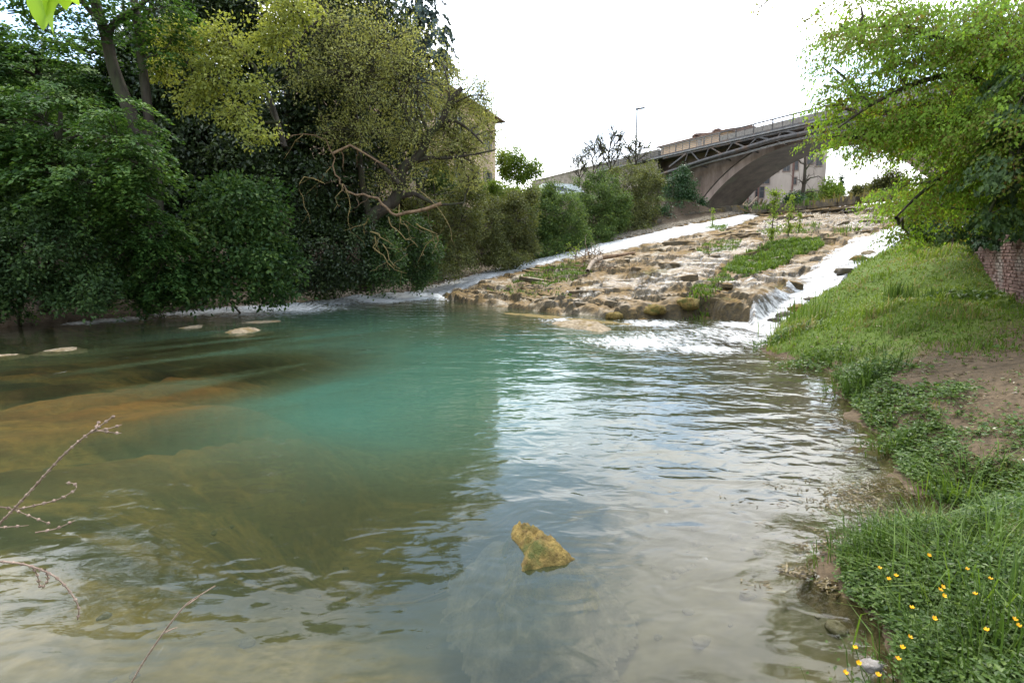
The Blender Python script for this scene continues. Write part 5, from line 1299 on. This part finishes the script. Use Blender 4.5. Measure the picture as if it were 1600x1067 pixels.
# ------------------------------------------------------------------ driftwood
def driftwood():
    c = onS(930, 418); c[2] = gz(c[0], c[1])
    t = thing('driftwood', 'pale uprooted stump with tangled roots stranded on the rock slope', 'driftwood', c)
    P = lambda px, py, up=0.0: (lambda q: np.array([q[0], q[1], max(q[2], gz(q[0], q[1])) + up]))(onS(px, py))
    mb = MB(); mb.tube(smooth(np.array([P(918, 432, .12), P(926, 424, .35), P(938, 414, .4)])), np.linspace(.10, .17, 7), 8); mb.build('stump', MAT['driftwood'], t, smooth=True)
    mb = MB(); mb.tube(smooth(np.array([P(938, 412, .35), P(965, 407, .3), P(992, 401, .25)])), np.linspace(.15, .06, 7), 8); mb.build('log', MAT['bark_red'], t, smooth=True)
    for k in range(46):
        a = P(rng.uniform(902, 942), rng.uniform(402, 426), rng.uniform(.1, .5)); b = a + rng.normal(0, .55, 3) + np.array([0, 0, .15])
        b[2] = max(b[2], gz(b[0], b[1]) + .03)
        mb = MB(); mb.tube(limb(a, b, .05, .14, 7), np.linspace(.035, .008, 7), 4); mb.build('root', MAT['driftwood' if k % 2 else 'bark_red'], t)
    a = P(900, 404, .1)
    t2 = thing('leafy_branch', 'thin half bare branch with pale leaves growing out of the driftwood', 'branch', a)
    br = MB(); lf = MB()
    for e in ((888, 378, 1.0), (872, 392, .7), (905, 380, 1.2), (896, 390, .7)):
        b = P(e[0], e[1] + 22, 0) + np.array([0, 0, e[2] * .9]); p = limb(a, b, .1, .08, 7); br.tube(p, np.linspace(.03, .008, 7), 4)
        n = 34; C = p[rng.integers(2, 7, n)] + rng.normal(0, .11, (n, 3)); add_leaves(lf, C, rand_unit(n), rand_unit(n), .13, .07, rng.uniform(.4, 1, n))
    br.build('stem', MAT['bark'], t2); lf.build('foliage', MAT['bright'], t2)
    for pts, r, lab, nm, mat in (([(718, 426), (745, 420), (768, 412)], .07, 'pale log lying on the gravel strip beside the narrow chute', 'log', 'driftwood'), ([(1320, 339), (1338, 334), (1360, 328)], .10, 'dark branch lying on the wet upper rock slope', 'log', 'bark')):
        mb = MB(); mb.tube(smooth(np.array([P(*q, r + .12) for q in pts])), np.linspace(r, r * .6, 7), 7); tag(mb.build(nm, MAT[mat], None, smooth=True), lab, 'log')
driftwood()

# ------------------------------------------------------------------ grass, herbs, flowers
def add_blades(mb, Bs, head, ln, wd, lean, var):
    n = len(Bs); h = np.stack([np.cos(head), np.sin(head), np.zeros(n)], 1); s = np.stack([-h[:, 1], h[:, 0], np.zeros(n)], 1)
    ln, wd, lean = ln[:, None], wd[:, None], lean[:, None]
    up = np.array([0, 0, 1.0])
    m = Bs + up * ln * .55 + h * ln * lean * .28; t = Bs + up * ln * (1 - .35 * lean) + h * ln * lean
    V = np.stack([Bs - s * wd / 2, Bs + s * wd / 2, m - s * wd * .42, m + s * wd * .42, t], 1)
    k = np.arange(n) * 5; o = mb.n
    mb.add(V.reshape(-1, 3), np.stack([k, k + 1, k + 3, k + 2], 1), var=np.repeat(np.clip(var, 0, 1), 5))
    mb.f.append(np.stack([k + 2, k + 3, k + 4], 1) + o)
def sample_ground(n, az0, az1, r0, r1, pw=1.0):
    az = np.radians(rng.uniform(az0, az1, n)); r = r0 * (r1 / r0) ** (rng.random(n) ** pw)
    return np.stack([r * np.sin(az), r * np.cos(az)], 1)
def grass():
    P = sample_ground(130000, 18, 47, 2.2, 34)
    m = inside(P, RIGHT); P = P[m]; z, lab, dm, dR, dL, dK = H_all(P)
    r = np.hypot(P[:, 0], P[:, 1])
    c1 = W(1500, 640, .4)[:2]; c2 = W(1520, 600, .5)[:2]; c3 = W(1580, 650, .45)[:2]
    dirt = np.maximum.reduce([np.exp(-((P - c) ** 2).sum(1) / q ** 2) for c, q in ((c1, 1.4), (c2, 1.6), (c3, 1.4))])
    pat = fbm(P[:, 0] * .8, P[:, 1] * .8, 201)
    dens = np.clip(.05 + 2.0 * (pat - .36) + .55 * sstep(9, 13, P[:, 1]) - 1.1 * dirt + .4 * (1 - sstep(0, .7, dR)), .03, 1) * sstep(.02, .15, dR)
    m = (rng.random(len(P)) < dens) & (z > .02); P, z, r, dR, pat = P[m], z[m], r[m], dR[m], pat[m]
    n = len(P); farg = sstep(9, 13, P[:, 1])
    ln = (.02 + .06 * pat + .04 * farg + .05 * (1 - sstep(0, .6, dR))) * rng.uniform(.5, 1.5, n) * (1 + 1.6 * sstep(.55, .68, fbm(P[:, 0] * 1.7, P[:, 1] * 1.7, 203)))
    wd = np.maximum(.005, .0013 * r) * rng.uniform(.7, 1.3, n)
    var = .38 + .36 * farg + .9 * (fbm(P[:, 0] * .55, P[:, 1] * .55, 205) - .47) + rng.normal(0, .16, n)
    dry = rng.random(n) < .05 + .25 * sstep(.5, .62, fbm(P[:, 0] * .9, P[:, 1] * .9, 231))
    for nm, mk, mat in (('grass', ~dry, 'grass'), ('dry_grass', dry, 'grass_dry')):
        mb = MB(); add_blades(mb, np.c_[P, z - .01][mk], rng.uniform(0, 6.28, mk.sum()), ln[mk], wd[mk], rng.uniform(.2, 1.0, mk.sum()), var[mk])
        mb.build(nm, MAT[mat], None, kind='stuff')
    # low broad leaved herbs near the water
    P = sample_ground(64000, 18, 47, 2.2, 12); m = inside(P, RIGHT); P = P[m]; z, lab, dm, dR, dL, dK = H_all(P)
    pat = fbm(P[:, 0] * 1.1, P[:, 1] * 1.1, 207); m = (rng.random(len(P)) < np.clip((pat - .40) * 4, 0.05, 1) * (1 - .97 * sstep(.5, 1.2, dR) * (P[:, 1] > 4.4)) + (dR < .5) * (dR > -.02) * .8) & (z > -.01)
    P, z, pat = P[m], z[m], pat[m]; n = len(P); r = np.hypot(P[:, 0], P[:, 1])
    k = 4; C = np.repeat(np.c_[P, z], k, 0); hh = rng.uniform(.02, .12, n) + .12 * np.clip(pat - .5, 0, 1) * 2; C[:, 2] += np.repeat(hh, k) * rng.uniform(.4, 1, n * k); C[:, :2] += rng.normal(0, .03, (n * k, 2))
    a = rng.uniform(0, 6.28, n * k); mb = MB()
    sz = np.repeat(np.maximum(.03, .0055 * r), k) * rng.uniform(.7, 1.5, n * k)
    add_leaves(mb, C, np.stack([np.cos(a), np.sin(a), rng.uniform(-.2, .5, n * k)], 1), np.array([0, 0, 1.0]) + rng.normal(0, .35, (n * k, 3)), sz, sz * .6, .45 + rng.normal(0, .22, n * k))
    mb.build('ground_herbs', MAT['herb'], None, kind='stuff')
    # dead leaves and bits of stalk lying on the bare earth
    P = sample_ground(9000, 18, 47, 2.4, 14); m = inside(P, RIGHT); P = P[m]; z, lab, dm, dR, dL, dK = H_all(P); m = (z > .03) & (fbm(P[:, 0] * 1.3, P[:, 1] * 1.3, 241) > .45); P, z = P[m], z[m]; n = len(P)
    a = rng.uniform(0, 6.28, n); mb = MB(); ln = rng.uniform(.015, .06, n) * (1 + .06 * np.hypot(P[:, 0], P[:, 1]))
    add_leaves(mb, np.c_[P, z + .012], np.stack([np.cos(a), np.sin(a), rng.normal(0, .2, n)], 1), np.array([0, 0, 1.0]) + rng.normal(0, .3, (n, 3)), ln, ln * rng.uniform(.15, .6, n), rng.random(n)); mb.build('leaf_litter', MAT['weed_brown'], None, kind='stuff')
    # grass on the rock slope
    mb = MB()
    for poly, N_, hgt in (([(1128, 425), (1150, 405), (1185, 392), (1220, 378), (1280, 374), (1288, 388), (1240, 405), (1200, 425), (1165, 438)], 9000, .30), ([(1085, 392), (1110, 380), (1160, 378), (1150, 392), (1100, 398)], 1300, .2), ([(800, 442), (830, 425), (880, 412), (925, 412), (925, 430), (880, 440), (840, 448)], 3200, .22),
                          ([(1180, 365), (1235, 352), (1285, 352), (1275, 366), (1210, 372)], 900, .25), ([(1080, 462), (1100, 445), (1130, 430), (1150, 440), (1120, 462), (1090, 490), (1060, 492)], 1800, .22), ([(1100, 358), (1140, 352), (1130, 362)], 400, .3), ([(760, 452), (800, 448), (870, 452), (900, 470), (800, 470)], 700, .14)):
        q = np.array(Sl(poly)); lo, hi = q.min(0), q.max(0); P = rng.uniform(lo, hi, (N_ * 3, 2)); P = P[inside(P, q)][:N_]
        pm = fbm(P[:, 0] * 1.2, P[:, 1] * 1.2, 211); P = P[rng.random(len(P)) < np.clip((pm - .22) * 4, 0, 1)]
        z = ground_z(P); n = len(P); add_blades(mb, np.c_[P, z - .02], rng.uniform(0, 6.28, n), hgt * rng.uniform(.4, 1.3, n), rng.uniform(.025, .06, n), rng.uniform(.2, 1, n), .4 + rng.normal(0, .2, n))
    mb.build('slope_grass', MAT['grass'], None, kind='stuff')
    # brown weed drifting at the surface by the near shore
    mb = MB()
    for px, py, rx, ry, N_ in ((1330, 775, 1.0, .40, 1500), (1265, 905, .42, .2, 1100), (1400, 790, .5, .35, 900), (1240, 840, .35, .22, 500), (1300, 850, .35, .2, 500)):
        c = W(px, py); P = rng.normal(0, .45, (N_, 2)) * np.array([rx, ry]) + c[:2]; k = fbm(P[:, 0] * 4, P[:, 1] * 4, 221) > .47; P = P[k]; n = len(P); a = rng.normal(.4, .7, n)
        add_leaves(mb, np.c_[P, rng.uniform(-.006, .016, n)], np.stack([np.cos(a), np.sin(a), rng.normal(0, .12, n)], 1), np.array([0, 0, 1.0]) + rng.normal(0, .25, (n, 3)), rng.uniform(.02, .07, n), rng.uniform(.008, .02, n), rng.random(n))
    mb.build('water_weed', MAT['weed_brown'], None, kind='stuff')
grass()

def tuft(name, label, px, py, n, h, w, spread, mat='grass', z=None, cat='grass tuft', group='tall tufts on the grassy bank', leafy=0, lean=(.2, 1.0)):
    q = W(px, py, .5 if z is None else z)
    for _ in range(6): q = W(px, py, max(gz(q[0], q[1]), .04) if z is None else z)
    t = thing(name, label, cat, q, group)
    P = q[:2] + rng.normal(0, 1, (n, 2)) * spread * np.array([1, .7]); zz = np.maximum(ground_z(P), -.03) if z is None else np.full(n, z)
    mb = MB(); hd = np.arctan2(P[:, 1] - q[1], P[:, 0] - q[0]) + rng.normal(0, .7, n)
    add_blades(mb, np.c_[P, zz - .01], hd, h * rng.uniform(.45, 1.15, n), w * rng.uniform(.7, 1.3, n), rng.uniform(*lean, n), .45 + rng.normal(0, .2, n)); mb.build('blades', MAT[mat], t, kind='stuff')
    if leafy:
        n = leafy; P = q[:2] + rng.normal(0, 1, (n, 2)) * spread * np.array([1.1, .8]); d = np.linalg.norm((P - q[:2]) / spread, axis=1)
        zz = np.maximum(ground_z(P), 0) + h * .8 * rng.random(n) ** .6 * np.exp(-d * d * .35); a = rng.uniform(0, 6.28, n); s = np.full(n, w * 3.2) * rng.uniform(.7, 1.4, n); mb = MB()
        add_leaves(mb, np.c_[P, zz + .01], np.stack([np.cos(a), np.sin(a), rng.uniform(-.5, .5, n)], 1), np.array([0, -.2, 1.0]) + rng.normal(0, .5, (n, 3)), s, s * .6, .42 + rng.normal(0, .2, n)); mb.build('foliage', MAT['herb'], t, kind='stuff')
tuft('grass_tuft', 'tall upright blades standing alone in the middle of the bright grass', 1392, 508, 70, .62, .02, .10, 'grass_dark', lean=(.02, .3))
tuft('grass_tuft', 'upright dark tuft nearest the right chute in the bright grass', 1338, 482, 80, .45, .022, .18, 'grass_dark', lean=(.05, .5))
tuft('grass_tuft', 'slim upright tuft farthest up the bright grass', 1418, 478, 50, .55, .02, .10, 'grass_dark', lean=(.02, .3))
tuft('grass_tuft', 'dark spiky tuft in the shade before the brick wall', 1470, 480, 130, .42, .016, .3, 'grass_dark', lean=(.1, .6))
tuft('weed_clump', 'dark leafy weed clump in the shaded grass left of the brick wall', 1490, 510, 90, .35, .03, .45, 'grass_dark', leafy=500)
tuft('reed_clump', 'fringe of pale reeds along the lower right chute', 1255, 500, 110, .75, .025, .5, 'grass', lean=(.05, .4))
tuft('reed_clump', 'thin reeds at the edge halfway up the right chute', 1310, 458, 80, .6, .03, .5, 'grass', lean=(.05, .4))
tuft('weed_clump', 'low green clump on the point where the chute meets the pool', 1222, 532, 120, .35, .022, .35, 'grass_dark', leafy=300)
tuft('weed_clump', 'low leafy clump lying on the water beyond the pale mud', 1265, 570, 60, .15, .02, .32, 'grass_dark', leafy=520)
tuft('weed_clump', 'tall dark green clump at the small bay with a red stem', 1352, 600, 160, .55, .018, .26, 'grass_dark', leafy=620)
tuft('weed_clump', 'dark rounded weed clump on the bare earth edge', 1408, 672, 90, .26, .013, .17, 'grass_dark', leafy=420)
tuft('grass_tuft', 'arching grass tuft on the bank above the shallow inlet', 1510, 722, 170, .40, .010, .18, 'grass', lean=(.4, 1.2))
tuft('grass_tuft', 'small pale arching tuft at the water edge near the dark rounded clump', 1398, 700, 60, .30, .010, .10, 'grass', lean=(.6, 1.3))
tuft('weed_clump', 'bushy green clump leaning out over the water, middle of the near shore', 1388, 862, 420, .36, .008, .20, 'grass_dark', leafy=520)
tuft('grass_tuft', 'long blades arching over the yellow flowers', 1490, 925, 130, .52, .008, .20, 'grass', lean=(.5, 1.4))
tuft('grass_tuft', 'dark dense tuft in the bottom right corner', 1575, 985, 240, .50, .008, .20, 'grass_dark', lean=(.1, .8))
tuft('weed_clump', 'broad leaved clump at the right edge above the flowers', 1570, 820, 80, .28, .010, .22, 'grass_dark', leafy=420)
tuft('weed_clump', 'leafy clump at the bottom edge below the flowers', 1500, 1045, 160, .30, .007, .22, 'grass_dark', leafy=700)
for k, (px, py, lab) in enumerate(((1205, 327, 'dark grass hanging on the weir wall beside the stakes'), (1262, 322, 'grass clump on the weir wall under the bare tree'), (1318, 316, 'long brown grass on the weir wall below the cypress'), (1368, 311, 'dry grass at the right end of the weir wall'))):
    tuft('grass_tuft', lab, px, py, 90, .8, .07, .9, 'grass_dry' if k > 1 else 'grass_dark', z=6.3, group='grass tufts on the weir wall')
tuft('dry_tuft', 'brownish dry tuft on the point by the pool', 1250, 520, 60, .3, .025, .16, 'grass_dry')
shrub('low_bush', 'dense rounded green bush on the rock slope above the ledge', onS(1160, 428)[:2], [(1158, 418, 31.5, 26, 15), (1182, 408, 33, 22, 12), (1140, 425, 31, 14, 10)], 300, 34, 'blob', .085, 'hedge_dark', spread=.22)
for lab, px, py, top, n in (('taller leafy willow sapling growing from the grass strip on the rock slope', 1206, 384, 305, 60), ('thin willow sapling just right of the taller sapling', 1232, 372, 312, 30), ('short sparse sapling right of the two willows', 1248, 366, 338, 16), ('tiny sprouting plant at the edge of the left chute', 1113, 355, 328, 14)):
    b = onS(px, py); b[2] = gz(b[0], b[1]); zt = at(px, top, b[1])[2]
    t = thing('sapling', lab, 'sapling', b, 'saplings on the rock slope')
    mb = MB(); p = limb(b - np.array([0, 0, .1]), np.array([b[0], b[1], zt]), 0, .03, 8); mb.tube(p, np.linspace(.045, .012, 8), 5); lf = MB()
    for k in range(n):
        a = p[rng.integers(1, 8)]; e = a + np.array([rng.normal(0, .35), rng.normal(0, .3), rng.uniform(.1, .6)]) * (zt - b[2]) * .22; mb.tube(limb(a, e, 0, .06, 4), np.linspace(.012, .004, 4), 3, cap=False)
        m = 13; C = a + (e - a) * rng.random((m, 1)) + rng.normal(0, .08, (m, 3)); add_leaves(lf, C, rand_unit(m) + np.array([0, 0, .4]), rand_unit(m), .15, .06, rng.uniform(.3, 1, m))
    mb.build('stem', MAT['bark'], t); lf.build('crown', MAT['bright'], t)

def flowers():
    proto = None
    spots = [(1451, 868), (1374, 888), (1400, 900), (1389, 905), (1511, 890), (1547, 905), (1472, 917), (1468, 922), (1474, 931), (1524, 929), (1425, 950), (1459, 966), (1421, 996), (1337, 1013), (1410, 1012), (1585, 968), (1591, 978), (1542, 985), (1320, 1051), (1372, 1055), (1342, 1036), (1403, 1030)]
    FL = ['topmost yellow buttercup, under the long arching blade', 'small buttercup bud highest in the bushy clump over the water', 'buttercup in the bushy clump, right of its highest bud', 'small buttercup just below the others in the bushy clump',
          'buttercup standing among upright blades right of the arching blade', 'half hidden buttercup farthest right in the upper grass', 'upper buttercup of the trio on the near bank', 'middle buttercup of the trio, its left neighbour', 'lowest buttercup of the trio on the near bank',
          'large open buttercup right of the trio', 'buttercup on the dark edge left of the trio', 'buttercup below the trio above the dark inlet', 'buttercup leaning over the dark inlet edge', 'tall buttercup over the dark water, highest at the bottom shore', 'buttercup on a pale stalk beside the dark inlet',
          'upper buttercup of the pair near the right edge', 'lower buttercup of the pair near the right edge', 'bright buttercup left of the pair at the right edge', 'leftmost buttercup at the bottom edge over the water', 'buttercup in front of the whitish stone', 'buttercup between the whitish stone and the tall one over the water', 'buttercup right of the whitish stone on a drooping stem']
    for i, (px, py) in enumerate(spots):
        z = .52 if px > 1430 else .40
        h = W(px, py, z)
        g = max(gz(h[0], h[1]), .0)
        lab = FL[i]; _ = 'yellow buttercup nodding over the dark water at the bottom shore' if px < 1380 and py > 1000 else ('yellow buttercup among the long grass on the near bank' if px > 1430 else 'yellow buttercup at the edge of the bushy clump over the water')
        t = thing('buttercup', lab, 'flower', (h[0], h[1], g), 'yellow buttercups on the near bank')
        base = np.array([h[0] + rng.normal(0, .05), h[1] + .04, g - .02])
        if g < .05: base = np.array([h[0] + .16, h[1] + .08, max(gz(h[0] + .16, h[1] + .08), 0) - .02])
        mb = MB(); mb.tube(limb(base, h, .05, .05, 6), .0028, 4); mb.build('stem', MAT['stem'], t)
        mb = MB(); ph = rng.uniform(0, 6); tl = rand_unit(1)[0] * .4 + np.array([0, -.3, 1]); tl = norm(tl); e1 = norm(np.cross(tl, [1, .2, 0])); e2 = np.cross(tl, e1)
        for k in range(5):
            a = ph + k * 1.2566; d = e1 * math.cos(a) + e2 * math.sin(a); s = np.cross(tl, d); R_ = .0105
            mb.add([h, h + d * R_ * .6 + s * R_ * .5 + tl * .004, h + d * R_ * 1.05 + s * R_ * .28 + tl * .011, h + d * R_ * 1.05 - s * R_ * .28 + tl * .011, h + d * R_ * .6 - s * R_ * .5 + tl * .004], [[0, 1, 2, 3], [0, 3, 4, 0]][:1])
            mb.f.append(np.array([[0, 3, 4]]) + mb.n - 5)
        mb.build('flower_head', MAT['petal'], t)
flowers()

# ------------------------------------------------------------------ nearest twigs and leaves
def stalks():
    def stalk(label, main, sides, Y, r, nodes=True):
        t = thing('dry_stalk', label, 'stalk', at(*main[0], Y), 'dry stalks at the lower left')
        mb = MB(); p = px_path(main, Y); bx, by = p[0][0] - .12, .50
        p = np.vstack([limb((bx, by, gz(bx, by) - .05), p[0], .05, .03, 7)[:-1], p]); mb.tube(p, np.linspace(r * 1.15, r * .45, len(p)), 6)
        def knots(p, step):
            L = np.r_[0, np.cumsum(np.linalg.norm(np.diff(p, axis=0), axis=1))]
            for s in np.arange(step, L[-1], step):
                c = np.array([np.interp(s, L, p[:, k]) for k in range(3)]); d = rand_unit(1)[0]
                mb.tube([c - d * r * 1.5, c, c + d * r * 1.5], np.array([.3, 1.5, .4]) * r, 5)
        if nodes: knots(p, .028)
        mb.build('stem', MAT['dry_stalk'], t, smooth=True)
        for q in sides:
            mb = MB(); p = px_path(q, Y); p[:, 1] += np.linspace(0, .06, len(p)); mb.tube(p, np.linspace(r * .6, r * .25, len(p)), 5)
            if nodes: knots(p, .03)
            mb.build('side_twig', MAT['dry_stalk'], t, smooth=True)
    stalk('knotted dry stalk slanting up over the shallow water with curled side twigs', [(-160, 960), (-60, 870), (0, 817), (45, 770), (95, 715), (130, 684), (150, 670), (178, 650)],
          [[(150, 672), (140, 670), (134, 667)], [(148, 674), (160, 674), (170, 672)], [(150, 673), (162, 680), (169, 686)], [(20, 797), (50, 792), (82, 785), (104, 772), (98, 765), (80, 766)], [(-40, 790), (0, 797), (25, 813), (55, 832)], [(55, 832), (75, 833), (95, 826)], [(-30, 826), (0, 830), (20, 834)]], 1.7, .0042)
    stalk('drooping knotted twig curving downward at the left edge', [(-200, 900), (-80, 868), (0, 877), (40, 882), (85, 900), (112, 928), (123, 950), (121, 968)], [[(70, 889), (66, 905), (58, 918), (40, 938)], [(46, 884), (45, 905), (38, 935)]], 1.6, .0038)
    stalk('smooth pale dry stem rising from the bottom edge over the water', [(160, 1160), (205, 1067), (240, 1010), (285, 950), (312, 930), (336, 915)], [[(258, 988), (262, 992), (258, 1000)], [(292, 945), (300, 946)]], 1.5, .0035, False)
stalks()
def top_leaves():
    Y = 1.05
    t = thing('leafy_twig', 'bright lime green leaves hanging close at the top left corner', 'twig', at(85, -40, Y))
    mb = MB(); mb.tube(px_path([(200, -200), (130, -80), (100, -40), (80, -22), (66, -25)], Y), np.linspace(.003, .0015, 13), 5); mb.build('stem', MAT['bark'], t)
    for base, tip, wpx, dy, roll in (((86, -34), (68, 49), 54, 0, .15), ((102, -30), (84, 55), 40, .02, 1.05), ((100, -36), (104, 17), 34, .03, -.3), ((118, -30), (125, 10), 26, .01, .4)):
        a, b = at(*base, Y + dy), at(*tip, Y + dy - .012); ax = b - a; L = np.linalg.norm(ax); ax /= L
        vw = np.array([0, -1.0, 0]); s = norm(np.cross(vw, ax)); nn = np.cross(ax, s); s2 = s * math.cos(roll) + nn * math.sin(roll); n2 = np.cross(ax, s2)
        w = wpx * Y / F / 2 / max(.5, abs(math.cos(roll)))
        us = np.linspace(0, 1, 15); prof = np.sin(np.pi * us ** .72) ** .8 * w; prof[0] = prof[-1] = 0.0004; ser = 1 + .06 * (np.arange(15) % 2)
        mid = a + np.outer(us * L, ax) + np.outer(np.sin(us * 3.1) * .006, n2)
        V = np.concatenate([mid + s2 * (prof * ser)[:, None] + n2 * (prof * .25)[:, None], mid, mid - s2 * (prof * ser)[:, None] + n2 * (prof * .25)[:, None]]); i = np.arange(14)
        mb = MB(); mb.add(V, np.concatenate([np.stack([i, i + 1, i + 16, i + 15], 1), np.stack([i + 15, i + 16, i + 31, i + 30], 1)]), var=rng.uniform(.2, .9)); mb.build('leaf', MAT['elm'], t, smooth=True)
top_leaves()
